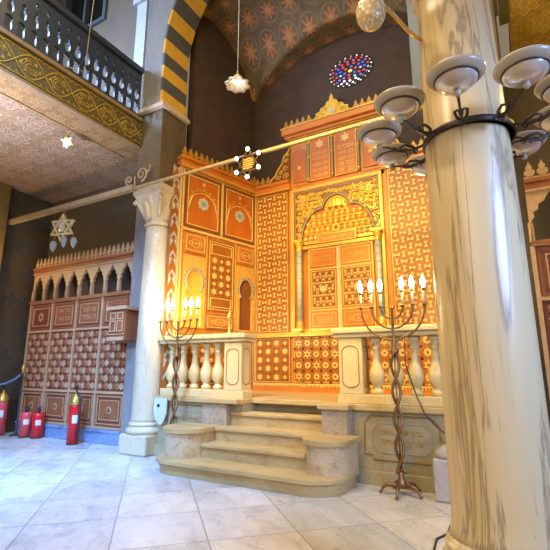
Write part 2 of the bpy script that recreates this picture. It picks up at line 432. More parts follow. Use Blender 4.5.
# gallery walls above the left aisle
b = MB('gal_wall'); b.prism(Fr((0, 5.5, 0), (1, 0, 0)), [[(-9.5, 5.25), (-5.66, 5.25), (-5.66, 11.5), (-9.5, 11.5)], [(-9.3, 9.2), (-7.62, 9.2), (-7.62, 11.2), (-9.3, 11.2)]], -.2, 0)
b.build('wall_left_gallery', kind='structure')
b = MB('gal_wall'); b.box(-9.55, -9.3, -4, 5.7, 5.25, 11.5); b.build('wall_gallery_side', kind='structure')
w = MB('steel'); fr = Fr((0, 5.5, 0), (1, 0, 0)); w.border(fr, -9.3, -7.62, 9.2, 11.2, .1, -.15, .06); w.box(-8.5, -8.42, 9.3, 11.1, -.1, .02, fr)
wo = w.build('window_2', kind='structure')
w = MB('win_dark'); w.box(-9.2, -7.72, 9.3, 11.1, -.14, -.1, fr); w.build('pane', wo)
b = MB('white_trim'); b.box(-6.42, -6.14, 7.3, 11, -.0, .14, fr); b.box(-6.5, -6.06, 8.9, 9.2, 0, .2, fr); b.build('trim_2', kind='structure')
# grey pilaster behind the free column
b = MB('pilaster'); b.box(-6.02, -5.62, 5.36, 5.78, 0, 5.05); b.build('trim_3', kind='structure', bevel=.01)
b = MB('olive_trim'); b.box(-9.3, -9.14, 4.1, 4.72, .0, 5.1); b.build('trim_4', kind='structure', bevel=.01)

# stained glass oculus
oc = Fr((-2.37, 7.2, 7.0), (1, 0, 0))
w = MB('dark_in', 'steel')
w.prism(oc, [(a * 1.0, b_ * .74) for a, b_ in ngon(40, .47, 0, 0)], 0, .01); w.mat('steel')
win = w.build('window_1', kind='structure')
cols = {'g_red': (.9, .05, .04), 'g_blue': (.06, .14, .9), 'g_cyan': (.25, .7, .85), 'g_yel': (.95, .65, .1), 'g_wht': (.85, .9, 1), 'g_vio': (.45, .12, .7)}
for k, c in cols.items(): M[k] = emit('stained_' + k[2:], c, 1.6 if k == 'g_wht' else .6)
g = MB(*cols.keys()); keys = list(cols)
rnd = random.Random(3)
for ring, (r, n, sz) in enumerate(((0, 1, .07), (.12, 6, .045), (.21, 11, .042), (.29, 15, .04), (.365, 19, .035), (.425, 22, .022))):
    for i in range(n):
        th = 2 * pi * i / n + ring * .3
        if ring == 5: k = 'g_wht' if i % 2 else 'g_yel'
        elif ring == 0: k = 'g_yel'
        elif ring == 1: k = ['g_red', 'g_blue'][i % 2]
        else: k = rnd.choice(['g_red', 'g_blue', 'g_blue', 'g_vio', 'g_cyan', 'g_red'] if sin(th) < .7 else ['g_red', 'g_vio', 'g_red'])
        if ring in (3, 4) and sin(th) < -.85: k = 'g_wht'
        g.mat(k).prism(oc, [(a, b_ * .74) for a, b_ in ngon(6, sz * .68, r * cos(th), r * sin(th), th)], .01, .014)
g.build('stained_pane', win)

# ------------------------------------------------------------------ arch with piers
def build_arch():
    root = thing('striped_arch', 'arch of yellow and slate stripes rising from a veined stone pier above the pale column', 'arch', (-5.27, 5.2, 4.335))
    for s in (0, 1):
        x0, x1 = (-5.53, -5.0) if s == 0 else (-.40, .13)
        p = MB('pier'); p.box(x0, x1, 4.88, 5.5, 4.335, 5.72); p.build('pier', root, bevel=.012)
        p = MB('impost'); p.box(x0 - .06, x1 + .06, 4.80, 5.52, 5.72, 5.79); p.box(x0 - .03, x1 + .03, 4.84, 5.51, 5.79, 5.84)
        p.build('impost', root, bevel=.01)
    fr = Fr((0, 4.88, 0), (1, 0, 0))
    R = 2.34; zc = 6.85; c = XC
    ins = [(c - R, 5.84 + (zc - 5.84) * i / 4) for i in range(4)] + arcp(c, zc, R, R, pi, 0, 26) + [(c + R, zc - (zc - 5.84) * (i + 1) / 4) for i in range(4)]
    v = MB('stripe_y', 'stripe_g')
    for i in range(len(ins) - 1):
        a, d = ins[i], ins[i + 1]
        def outp(p):
            if p[1] <= zc: return (p[0] + (-.05 if p[0] < c else .05), p[1])
            dx, dz = p[0] - c, p[1] - zc; l = sqrt(dx * dx + dz * dz); return (c + dx * (R + .05) / l, zc + dz * (R + .05) / l)
        v.mat('stripe_y' if i % 2 == 0 else 'stripe_g')
        v.prism(fr, [a, outp(a), outp(d), d], -.62, 0)
    v.build('striped_voussoirs', root)
    # wall over the arch
    arc = arcp(c, zc, R + .05, R + .05, 0, pi, 30)
    wl = MB('pilaster')
    for i in range(30):
        a, d = arc[i], arc[i + 1]
        wl.prism(fr, [a, (a[0], 10.4), (d[0], 10.4), d], -.58, 0)
    wl.box(-5.53, c - R - .05, 5.84, 6.85, -.58, 0, fr); wl.box(c + R + .05, .13, 5.84, 6.85, -.58, 0, fr); wl.box(-5.53, c - R - .05, 6.85, 10.4, -.58, 0, fr); wl.box(c + R + .05, .13, 6.85, 10.4, -.58, 0, fr)
    wl.build('spandrel_wall', root)
build_arch()

# ------------------------------------------------------------------ columns
def build_column(label, x, y, marble_m, loc_only=None):
    root = thing('marble_column', label, 'column', (x, y, 0), 'marble columns')
    p = MB('white_marble'); p.box(x - .29, x + .29, y - .3, y + .3, 0, .30); p.build('plinth', root, bevel=.03)
    q = MB('white_marble')
    prof = [(.295, .30)] + [(.295 + .025 * sin(pi * t / 6), .30 + .09 * t / 6) for t in range(1, 6)] + [(.292, .39), (.272, .40), (.268, .42)] + [(.272 + .012 * sin(pi * t / 5), .42 + .035 * t / 5) for t in range(6)] + [(.268, .46), (.255, .49)]
    q.lathe(prof, (x, y, 0), 40); q.build('base_moulding', root)
    s = MB(marble_m); s.lathe([(.262, .47), (.25, .52), (.245, .60), (.242, 1.2), (.239, 1.8), (.232, 2.5), (.222, 3.0), (.213, 3.4), (.210, 3.65)], (x, y, 0), 48)
    s.build('shaft', root)
    cpt = MB('white_marble')
    cpt.lathe([(.210, 3.65), (.24, 3.66), (.245, 3.685), (.22, 3.71)], (x, y, 0), 40)
    n0 = len(cpt.v); k = 40; rows = 10
    for i in range(rows + 1):
        t = i / rows; z = 3.71 + .49 * t; r = .215 + .12 * t ** 2.0; e = t ** 1.3
        for j in range(k):
            th = 2 * pi * j / k; cs, sn = cos(th), sin(th)
            sq = 1 / max(abs(cs), abs(sn)); rr = r * ((1 - e) + e * min(sq, 1.33)) * (1 + .035 * cos(8 * th) * sin(pi * t))
            cpt.v.append(Vector((x + rr * cs, y + rr * sn, z)))
    for i in range(rows):
        for j in range(k):
            a = n0 + i * k + j; d = n0 + i * k + (j + 1) % k; cpt.face((a, d, d + k, a + k), True)
    cpt.face([n0 + rows * k + j for j in range(k)])
    for th in range(4):   # carved volute leaves at the corners
        a = pi / 4 + th * pi / 2
        cpt.tube([(x + cos(a) * r, y + sin(a) * r, z) for r, z in ((.22, 3.80), (.27, 3.92), (.34, 4.04), (.41, 4.12), (.43, 4.07), (.40, 4.04))], [.03, .035, .035, .03, .026, .012], 8)
        a2 = th * pi / 2
        cpt.tube([(x + cos(a2) * r, y + sin(a2) * r, z) for r, z in ((.22, 3.76), (.25, 3.87), (.30, 3.98), (.34, 4.02), (.35, 3.97))], [.045, .05, .045, .03, .012], 8)
    cpt.build('capital', root)
    a = MB('white_marble'); a.box(x - .33, x + .33, y - .33, y + .33, 4.20, 4.335); a.build('abacus', root, bevel=.02)
    return root
build_column('slender pale marble column with carved capital carrying the striped arch', -5.27, 5.21, 'white_marble')
build_column('thick cream marble column with dark vertical veins in the right foreground', -.163, 2.6, 'col_marble')

# tie rods
t = MB('rod'); fr = Fr((0, 4.82, 0), (1, 0, 0)); t.box(-5.5, .3, 4.285, 4.325, -.022, .022, fr)
t.box(-9.3, -5.5, 4.27, 4.36, -.05, .045, fr)
to = t.build('tie_rod', loc=(-5, 4.82, 4.3)); tag(to, 'long pale tie rod crossing from the left wall over the pale column capital', 'tie rod')
s = MB('rod')
def spiral(c, r0, turns, sgn, a0):
    return [Vector((c[0] + sgn * (r0 * (1 - i / 30 * .8)) * cos(a0 + turns * 2 * pi * i / 30), c[1], c[2] + (r0 * (1 - i / 30 * .8)) * sin(a0 + turns * 2 * pi * i / 30))) for i in range(31)]
s.tube(spiral((-5.30, 4.78, 4.50), .13, 1.5, 1, -pi / 2), .018, 6); s.tube(spiral((-5.60, 4.78, 4.45), .085, 1.4, -1, -pi / 2), .016, 6)
s.tube([(-5.46, 4.78, 4.50), (-5.46, 4.78, 4.42), (-5.46, 4.80, 4.32)], .016, 6); s.tube([(-5.17, 4.78, 4.50), (-5.11, 4.78, 4.57), (-5.13, 4.78, 4.63)], .015, 6)
so = s.build('scroll_ornament', loc=(-5.4, 4.78, 4.32)); tag(so, 'curled iron scroll standing on the tie rod beside the column capital', 'ornament')

# ------------------------------------------------------------------ gallery balustrade and fascia
GAL = Fr((-5.5, 0, 0), (0, 1, 0))
root = thing('painted_fascia', 'painted gallery fascia with gold scrolls running under the dark pierced balustrade', 'fascia', (-5.5, 2.5, 5.08))
f = MB('fascia', 'fascia_edge'); f.box(-1, 4.86, 5.08, 5.62, -.1, 0, GAL); f.build('fascia_board', root)
f = MB('fascia_edge'); f.box(-1, 4.86, 5.58, 5.64, -.1, .035, GAL); f.box(-1, 4.86, 5.06, 5.10, -.1, .02, GAL); f.build('moulding', root)
gs = MB('fascia_gold')
per = .86
for k in range(-1, 6):
    u0 = 4.80 - per * (k + 1)
    n = 24
    pa = [(u0 + per * i / n, 5.34 + .17 * sin(2 * pi * i / n) * (1 if i < n else 1)) for i in range(n + 1)]
    line(gs, GAL, pa, .010, .004); line(gs, GAL, [(p[0], 10.68 - p[1]) for p in pa], .010, .004)
    for cx, sg in ((u0 + per * .25, 1), (u0 + per * .75, -1)):
        for q in range(3):
            r = .10 - .028 * q
            line(gs, GAL, [(cx + r * 1.3 * cos(a), 5.34 + r * sin(a) * sg) for a in [i * 2 * pi / 14 for i in range(12)]], .007, .004)
        for q in range(6):
            a = q * pi / 3; gs.prism(GAL, starp(3, .035, .015, cx + .14 * cos(a), 5.34 + .09 * sin(a)), 0, .006)
    for q in range(4):
        a = u0 + per * (q + .5) / 4
        line(gs, GAL, arcp(a, 5.49, .07, .05, 0, pi, 8), .007, .004); line(gs, GAL, arcp(a, 5.19, .07, .05, pi, 2 * pi, 8), .007, .004)
line(gs, GAL, [(-.9, 5.53), (4.85, 5.53)], .009, .004); line(gs, GAL, [(-.9, 5.14), (4.85, 5.14)], .012, .004)
gs.build('gold_scrollwork', root)

root = thing('gallery_balustrade', 'dark pierced wooden balustrade along the upper left gallery', 'balustrade', (-5.56, 2.5, 5.64))
GB = Fr((-5.56, 0, 0), (0, 1, 0))
pn = MB('dark_rail'); pitch = .172; nmod = 32; uend = 4.86; ubeg = uend - pitch * nmod
loops = [[(ubeg, 5.70), (uend, 5.70), (uend, 6.58), (ubeg, 6.58)]]
for i in range(nmod):
    c = ubeg + pitch * (i + .5)
    if i < 4: continue
    loops.append([(c + x, z) for x, z in ((-.05, 5.75), (.05, 5.75), (.055, 5.80), (.045, 5.88), (.055, 5.94), (.02, 5.97), (-.02, 5.97), (-.055, 5.94), (-.045, 5.88), (-.055, 5.80))])
    loops.append([(c + x, z) for x, z in ((-.025, 6.01), (.025, 6.01), (.048, 6.06), (.042, 6.13), (.018, 6.19), (.026, 6.24), (0, 6.28), (-.026, 6.24), (-.018, 6.19), (-.042, 6.13), (-.048, 6.06))])
    loops.append([(c + x, z) for x, z in ((-.014, 6.34), (.014, 6.34), (.014, 6.37), (.036, 6.385), (.014, 6.40), (0, 6.435), (-.014, 6.40), (-.036, 6.385), (-.014, 6.37))])
pn.prism(GB, loops, -.045, 0); pn.build('pierced_panel', root)
r = MB('dark_rail'); r.box(ubeg, uend, 6.56, 6.66, -.09, .05, GB); r.build('top_rail', root, bevel=.01)
r = MB('dark_rail'); r.box(ubeg, uend, 5.64, 5.71, -.08, .035, GB); r.build('bottom_rail', root, bevel=.008)
# right gallery front, nearly edge on behind the near column
f = MB('fascia', 'fascia_edge'); f.box(.16, .26, -1, 4.86, 5.06, 5.62)
fo = f.build('painted_fascia', loc=(.1, 2, 5.06)); tag(fo, 'gallery fascia seen edge on behind the thick foreground column', 'fascia')

# ------------------------------------------------------------------ dais, steps
root = thing('stone_dais', 'raised marble platform in front of the golden ark', 'platform', (XC, 6, 0))
d = MB('dais_marble')
d.box(-5.0, -3.42, YD, 7.15, 0, .80); d.box(-2.02, -.45, YD, 7.15, 0, .80); d.box(-3.42, -2.02, 5.5, 7.15, 0, .80)
d.build('core', root)
d = MB('step_marble'); d.box(-5.0, -3.40, YD - .06, 7.15, .80, ZD); d.box(-2.04, -.45, YD - .06, 7.15, .80, ZD); d.box(-3.40, -2.04, 5.36, 7.15, .80, ZD)
d.build('floor_slab', root, bevel=.012)
for a_, b_ in ((-5.0, -4.03), (-1.84, -.45)):
    d = MB('dais_marble'); d.box(a_, b_, YD - .05, YD, 0, .15); d.build('base_course', root, bevel=.008)
DF = Fr((0, YD, 0), (1, 0, 0))
def front_panel(u0, u1, rows):
    p = MB('engraved', 'engr_grey', 'engr_gold')
    def oct_(a, b_, c_, d_, k): return [(a + k, c_), (b_ - k, c_), (b_ - k, c_ + k * .6), (b_, c_ + k * .6), (b_, d_ - k), (b_ - k * .6, d_ - k * .3), (b_ - k, d_), (a + k, d_), (a + k * .6, d_ - k * .3), (a, d_ - k), (a, c_ + k * .6), (a + k, c_ + k * .6)]
    def oct2(a, b_, c_, d_, k): return [(a + k, c_), (b_ - k, c_), (b_, c_ + k), (b_, d_ - k), (b_ - k, d_), (a + k, d_), (a, d_ - k), (a, c_ + k)]
    line(p, DF, oct_(u0, u1, .27, .75, .09), .011, .004, 6, True)
    p.mat('engr_grey'); line(p, DF, oct2(u0 + .1, u1 - .1, .35, .67, .07), .006, .003, 5, True)
    p.mat('engr_gold')
    for i, tx in enumerate(rows): p.text(DF, tx[::-1], (u0 + u1) / 2, .565 - .105 * i, (u1 - u0) * .56, .065, .002)
    p.build('inscribed_panel', root)
front_panel(-1.70, -.86, ('ברוך אתה בבאך', 'וברוך בצאתך'))
front_panel(-4.80, -4.02, ('שויתי ה לנגדי', 'תמיד לעולם'))
# end piers of the dais beside the steps
for x0, x1, nm in ((-4.03, -3.61, 'l'), (-2.16, -1.84, 'r')):
    yf = 5.02 if nm == 'l' else 4.93
    p = MB('violet_marble'); p.box(x0, x1, yf, YD, 0, .81); p.build('end_pier', root, bevel=.01)
    p = MB('step_marble'); p.box(x0 - .035, x1 + (.2 if nm == 'l' else .035), yf - .05, YD + .02, .81, .875); p.build('pier_cap', root, bevel=.012)

root = thing('staircase', 'worn marble steps with rounded cheek blocks leading up to the ark platform', 'steps', (XC, 4.7, 0))
def slab_outline(x0, x1, y0, y1, r, n=10):
    return [(x1, y1), (x0, y1)] + [(x0 + r - r * cos(pi / 2 * i / n), y0 + r - r * sin(pi / 2 * i / n)) for i in range(n + 1)] + [(x1 - r + r * sin(pi / 2 * i / n), y0 + r - r * cos(pi / 2 * i / n)) for i in range(n + 1)]
s = MB('step_marble'); s.prism(WORLD, slab_outline(-4.29, -1.78, 4.30, YD - .14, .36), 0, .125); s.build('step', root)
for tx in (0,):
    s = MB('step_marble'); s.prism(WORLD, slab_outline(-4.33, -1.74, 4.26, YD - .14, .38), .125, .172); s.build('tread', root, bevel=.008)
for (x0, x1, y0, y1, z0, z1) in ((-3.70, -2.22, 4.60, 5.0, .172, .345), (-3.70, -2.22, 4.86, 5.3, .345, .52), (-3.60, -2.17, 5.10, 5.36, .52, .695)):
    s = MB('step_marble'); s.box(x0, x1, y0 + .03, y1, z0, z1 - .045); s.build('step', root)
    s = MB('step_marble'); s.box(x0, x1, y0, y1, z1 - .045, z1); s.build('tread', root, bevel=.01)
def cheek(cx, lab, r0):
    def outl(r, yb): return [(cx + r, yb), (cx - r * 0 + r, 4.68)] [:1] + [(cx + r * cos(-pi * i / 18), 4.72 + r * sin(-pi * i / 18)) for i in range(19)] + [(cx - r, yb)]
    c = MB('drum_marble'); c.prism(WORLD, outl(r0, 5.0)[::-1], .172, .47); c.build('cheek_block', root)
    c = MB('step_marble'); c.prism(WORLD, outl(r0 + .035, 5.0)[::-1], .47, .53); c.build('cheek_cap', root, bevel=.012)
cheek(-4.0, 'l', .30); cheek(-1.99, 'r', .25)

# ------------------------------------------------------------------ marble balustrades
BPROF = [(.075, 0), (.075, .05), (.05, .06), (.045, .085), (.06, .10), (.085, .15), (.094, .21), (.088, .26), (.066, .32), (.046, .39), (.04, .46), (.042, .51), (.058, .525), (.06, .545), (.044, .555), (.048, .60), (.075, .615), (.075, .66)]
def balustrade(label, x0, x1, xs, post):
    root = thing('marble_balustrade', label, 'balustrade', ((x0 + x1) / 2, 5.27, ZD), 'marble balustrades of the platform')
    z = ZD
    m = MB('bal_marble'); m.box(x0, x1, 5.15, 5.40, z, z + .11); m.build('base_rail', root, bevel=.01)
    m = MB('bal_marble'); m.box(x0 - .03, x1 + .03, 5.12, 5.43, z + .79, z + .84); m.box(x0 - .05, x1 + .05, 5.09, 5.46, z + .84, z + .91); m.build('handrail', root, bevel=.014)
    for x in xs:
        q = MB('bal_marble'); k = .68 / .66
        q.lathe([(r, z + .11 + h * k) for r, h in BPROF], (x, 5.275, 0), 20)
        q.build('baluster', root)
    p0, p1 = post
    m = MB('bal_marble'); m.box(p0, p1, 5.15, 5.41, z + .11, z + .79); pp = m.build('post', root, bevel=.008)
    e = MB('engraved')
    for fr_, a, b_ in ((Fr((0, 5.15, 0), (1, 0, 0)), p0 + .045, p1 - .045), (Fr((p1, 0, 0), (0, 1, 0)), 5.19, 5.37)):
        r = (b_ - a) / 2; c = (a + b_) / 2; r2 = min(r, .07)
        pts = [(c + r * cos(t), z + .69 - r2 + r2 * sin(t)) for t in [i * pi / 10 for i in range(11)]] + [(c + r * cos(t), z + .19 + r2 + r2 * sin(t)) for t in [pi + i * pi / 10 for i in range(11)]]
        line(e, fr_, pts, .007, .002, 5, True)
    e.build('oval_groove', root)
balustrade('left marble balustrade with bulbous balusters on the ark platform', -4.98, -3.43, (-4.86, -4.63, -4.40, -4.17, -3.95), (-3.76, -3.46))
balustrade('right marble balustrade on the ark platform behind the right menorah', -2.03, -.47, (-1.56, -1.33, -1.10, -.87, -.64), (-2.0, -1.70))
f = MB('brass'); f.lathe([(.04, 1.78), (.04, 1.80), (.018, 1.82), (.018, 2.0), (.034, 2.02), (.04, 2.05), (.03, 2.09), (.012, 2.11), (.016, 2.13), (0.001, 2.16)], (-3.78, 5.3, 0), 14)
fo = f.build('brass_finial', loc=(-3.78, 5.3, 1.78)); tag(fo, 'small brass finial post standing on the left marble handrail', 'finial')

# ------------------------------------------------------------------ the ark
root = thing('torah_ark', 'tall orange wooden ark with gilded niche, ivory inlay and tablets', 'ark', (XC, YA, ZD))
def framed(name, fr, u0, u1, v0, v1, base, bd, t=.03, w=0, fn=None, bt=.012, par=None):
    p = MB(base, bd); p.box(u0, u1, v0, v1, w, w + .02, fr)
    p.mat(bd).border(fr, u0 + t, u1 - t, v0 + t, v1 - t, bt, w + .02, w + .028)
    if fn: fn(p, fr, u0 + t + bt, u1 - t - bt, v0 + t + bt, v1 - t - bt, w + .02)
    return p.build(name, par)
def bone(c, d, L, ver):
    h = [(-L, -.5), (-L * .55, -.38), (-L * .3, -.17), (L * .3, -.17), (L * .55, -.38), (L, -.5), (L, .5), (L * .55, .38), (L * .3, .17), (-L * .3, .17), (-L * .55, .38), (-L, .5)]
    q = [(x * d, y * d * .55) for x, y in h]
    return [(c[0] + (y if ver else x), c[1] + (-x if ver else y)) for x, y in q]
def bones(p, fr, u0, u1, v0, v1, w):
    nu = max(1, round((u1 - u0) / .118)); nv = max(1, round((v1 - v0) / .125)); du = (u1 - u0) / nu; dv = (v1 - v0) / nv
    p.mat('inlay')
    for i in range(nu):
        for j in range(nv):
            p.prism(fr, bone((u0 + (i + .5) * du, v0 + (j + .5) * dv), min(du, dv) * .90, .46, (i + j) % 2 == 0), w, w + .012, False)
def stars6(p, fr, u0, u1, v0, v1, w):
    nu = max(2, round((u1 - u0) / .175)); nv = max(2, round((v1 - v0) / .20)); du = (u1 - u0) / nu; dv = (v1 - v0) / nv
    for i in range(nu):
        for j in range(nv):
            c = (u0 + (i + .5) * du, v0 + (j + .5) * dv); p.mat('inlay')
            if (i + j) % 3 == 0: p.prism(fr, starp(6, min(du, dv) * .50, min(du, dv) * .23, *c), w, w + .012, False)
            else: p.prism(fr, starp(8, min(du, dv) * .36, min(du, dv) * .27, *c), w, w + .012, False)
            p.mat('wood_deep').prism(fr, ngon(6, min(du, dv) * .13, *c), w + .012, w + .016, False)
            p.mat('goldtrim')
            for k in range(4):
                a = pi / 4 + k * pi / 2
                p.prism(fr, ngon(4, .022, c[0] + du * .5 * (1 if cos(a) > 0 else -1), c[1] + dv * .5 * (1 if sin(a) > 0 else -1)), w, w + .009, False)
def hexes(p, fr, u0, u1, v0, v1, w, cell=.17, mat='inlay'):
    nu = max(2, round((u1 - u0) / cell)); nv = max(2, round((v1 - v0) / cell)); du = (u1 - u0) / nu; dv = (v1 - v0) / nv; d = min(du, dv)
    for i in range(nu):
        for j in range(nv):
            c = (u0 + (i + .5) * du, v0 + (j + .5) * dv)
            p.mat(mat)
            if (i + j) % 2 == 0: p.prism(fr, starp(6, d * .40, d * .28, *c), w, w + .012, False)
            else:
                p.prism(fr, ngon(6, d * .24, *c), w, w + .010, False)
                p.mat('wood_deep')
                for k in range(2):
                    a = radians(50) + k * radians(80); q = [(cos(a) * d * .6, sin(a) * d * .6)]
                    ux, uy = cos(a), sin(a); L = d * .62; t = .012
                    for sg in (-1, 1):
                        s0, s1 = d * .26 * sg, L * sg
                        p.prism(fr, [(c[0] + ux * s0 - uy * t, c[1] + uy * s0 + ux * t), (c[0] + ux * s1 - uy * t, c[1] + uy * s1 + ux * t), (c[0] + ux * s1 + uy * t, c[1] + uy * s1 - ux * t), (c[0] + ux * s0 + uy * t, c[1] + uy * s0 - ux * t)], w, w + .006, False)
def fine(p, fr, u0, u1, v0, v1, w, cell=.058):
    nu = max(2, round((u1 - u0) / cell)); nv = max(2, round((v1 - v0) / cell)); du = (u1 - u0) / nu; dv = (v1 - v0) / nv; d = min(du, dv)
    for i in range(nu):
        for j in range(nv):
            c = (u0 + (i + .5) * du, v0 + (j + .5) * dv); k = (i * 2 + j * 3) % 4
            p.mat('inlay' if k else 'wood_deep')
            if k == 0: p.prism(fr, starp(4, d * .58, d * .26, *c), w, w + .008, False)
            elif k == 1: p.prism(fr, bone(c, d * 1.0, .55, j % 2 == 0), w, w + .009, False)
            elif k == 2: p.prism(fr, starp(5, d * .55, d * .24, *c), w, w + .009, False)
            else: p.prism(fr, bone(c, d * 1.0, .55, i % 2 == 0), w, w + .009, False)
def cartouche(p, fr, u0, u1, v0, v1, w):
    p.mat('wood'); p.box(u0 + .015, u1 - .015, v0 + .015, v1 - .015, w, w + .006, fr)
    p.mat('inlay'); cx, cy = (u0 + u1) / 2, (v0 + v1) / 2; a = (u1 - u0) * .36; b_ = (v1 - v0) * .26
    line(p, fr, [(cx + a * cos(t), cy + b_ * sin(t) * (1 + .25 * cos(4 * t))) for t in [i * 2 * pi / 24 for i in range(24)]], .007, w + .007, 4, True)
    for k in (-1, 0, 1): p.prism(fr, starp(4, b_ * .5, b_ * .2, cx + k * a * .5, cy), w + .006, w + .012, False)

body = MB('wood'); body.box(-4.47, -3.62, 1.86, 4.74, -.05, 0, ARK); body.box(-1.86, -.93, 1.86, 4.74, -.05, 0, ARK)
body.box(-3.66, -1.80, 4.66, 5.80, -.07, 0, ARK); body.box(-3.62, -1.86, 1.86, 4.66, -.07, -.03, ARK)
body.box(-4.47, -.93, .87, 1.86, -.05, 0, ARK); body.build('body', root)
# lattice wings
for u0, u1 in ((-4.44, -3.70), (-1.76, -.96)):
    framed('wing_panel', ARK, u0, u1, 1.93, 4.72, 'wood_red', 'goldtrim', .025, 0, bones, .012, root)
# base panels
for u0, u1, fn in ((-4.44, -3.68, hexes), (-3.62, -1.84, stars6), (-1.78, -.96, stars6)):
    framed('base_panel', ARK, u0, u1, 1.02, 1.84, 'wood_red', 'inlay', .012, 0, fn, .012, root)
m = MB('goldtrim'); m.box(-4.47, -.93, 1.84, 1.90, 0, .07, ARK); m.box(-4.47, -.93, 1.90, 1.93, 0, .04, ARK); m.build('dado_moulding', root, bevel=.008)
m = MB('inlay'); m.box(-4.47, -.93, .985, 1.015, 0, .05, ARK)
for i in range(70): m.box(-4.45 + i * .05, -4.42 + i * .05, .95, .985, 0, .045, ARK)
m.build('dentil_band', root)
m = MB('wood_top'); m.box(-4.47, -.93, .87, .95, 0, .03, ARK); m.build('foot_board', root)
# wing cornices + crest
for u0, u1, cu0, cu1 in ((-4.47, -3.66, -4.47, -4.08), (-1.80, -.93, -1.32, -.93)):
    m = MB('wood_top', 'goldtrim'); m.box(u0, u1, 4.76, 4.87, 0, .06, ARK); m.box(u0, u1, 4.87, 4.93, 0, .10, ARK)
    m.mat('goldtrim').box(u0, u1, 4.735, 4.76, 0, .075, ARK); m.build('wing_cornice', root, bevel=.006)
    m = MB('crest_gold'); crest(m, ARK, cu0, cu1, 4.93, .18, .125, .02, .06); m.build('wing_cresting', root)
# curved scroll brackets up to the raised centre
for sg, ub in ((-1, -3.66), (1, -1.80)):
    m = MB('gold', 'wood_deep')
    pts = [(ub, 4.93), (ub + sg * .44, 4.93), (ub + sg * .42, 5.02), (ub + sg * .33, 5.08), (ub + sg * .27, 5.2), (ub + sg * .17, 5.32), (ub + sg * .13, 5.46), (ub + sg * .03, 5.55), (ub, 5.62)]
    m.mat('wood_deep').prism(ARK, pts if sg > 0 else pts[::-1], 0, .04)
    m.mat('gold'); line(m, ARK, pts[1:], .018, .04, 6)
    for (a, b_, r) in ((.09, 5.03, .07), (.26, 5.02, .06), (.10, 5.2, .06), (.075, 5.36, .05), (.19, 5.13, .045), (.04, 5.48, .03)):
        line(m, ARK, [(ub + sg * a + r * (1 - i / 20) * cos(i * .55), b_ + r * (1 - i / 20) * sin(i * .55)) for i in range(18)], .011, .045, 5)
    m.build('scroll_bracket', root)
# raised centre: cornice, crest, tablets, side panels
m = MB('wood_top', 'goldtrim', 'grey_line')
m.box(-3.74, -1.70, 5.80, 5.86, -.05, .10, ARK); m.box(-3.78, -1.66, 5.86, 5.98, -.05, .16, ARK); m.mat('goldtrim').box(-3.80, -1.64, 5.98, 6.01, -.05, .18, ARK)
m.mat('goldtrim').box(-3.68, -1.78, 5.69, 5.72, 0, .05, ARK); m.box(-3.68, -1.78, 5.775, 5.80, 0, .06, ARK)
for i in range(6): m.mat('grey_line').box(-3.60 + i * .30, -3.36 + i * .30, 5.735, 5.76, 0, .012, ARK)
m.build('upper_cornice', root, bevel=.006)
for a_, b_ in ((-3.78, -3.14), (-2.30, -1.66)):
    m = MB('crest_gold'); crest(m, ARK, a_, b_, 6.01, .20, .125, .03, .08); m.build('upper_cresting', root)
m = MB('gold', 'inlay', 'mosaic')
half = [(.38, 6.01), (.40, 6.07), (.33, 6.11), (.34, 6.17), (.25, 6.20), (.23, 6.26), (.14, 6.28), (.10, 6.36), (.045, 6.38), (.03, 6.46), (0, 6.52)]
m.prism(ARK, [(XC - .02 + x, z) for x, z in half] + [(XC - .02 - x, z) for x, z in half[-2::-1]], .02, .08)
for sg in (-1, 1):
    for (a, b_, r) in ((.22, 6.11, .07), (.14, 6.22, .05), (.31, 6.07, .04)):
        line(m, ARK, [(XC - .02 + sg * (a + r * (1 - i / 20) * cos(i * .55)), b_ + r * (1 - i / 20) * sin(i * .55)) for i in range(18)], .013, .085, 5)
m.mat('inlay').prism(ARK, ngon(20, .085, XC - .02, 6.13), .08, .10); m.mat('mosaic').prism(ARK, starp(8, .06, .035, XC - .02, 6.13), .10, .106); m.build('crown_ornament', root)
TEN = [['לא תרצח', 'לא תנאף', 'לא תגנב', 'לא תענה', 'לא תחמד'], ['אנכי ה', 'לא יהיה', 'לא תשא', 'זכור את', 'כבד את']]
for (u0, u1), lines_ in zip(((-3.21, -2.80), (-2.70, -2.27)), TEN):
    m = MB('wood_panel', 'goldtrim', 'inlay'); m.box(u0, u1, 4.80, 5.68, 0, .03, ARK)
    m.mat('goldtrim').border(ARK, u0, u1, 4.80, 5.68, .014, .03, .04); tb = m.build('tablet', root)
    cu = (u0 + u1) / 2
    t_ = MB('inlay'); t_.prism(ARK, starp(6, .105, .058, cu, 5.54), .03, .038); t_.build('star', tb)
    for i, tx in enumerate(lines_):
        t_ = MB('inlay'); t_.text(ARK, tx[::-1], cu, 5.36 - .115 * i, .31, .08, .03, .004); t_.build('lettering', tb)
for u in (-3.245, -2.75, -2.235):
    m = MB('grey_line', 'goldtrim'); m.mat('grey_line'); m.tube([ARK.P(u, z, .04) for z in (4.80, 5.3, 5.68)], .024, 8); m.mat('goldtrim'); 
    for z in (4.86, 5.32, 5.62): m.lathe([(.026, -.02), (.036, -.008), (.036, .008), (.026, .02)], ARK.P(u, z, .04), 10)
    m.build('tablet_colonnette', root)
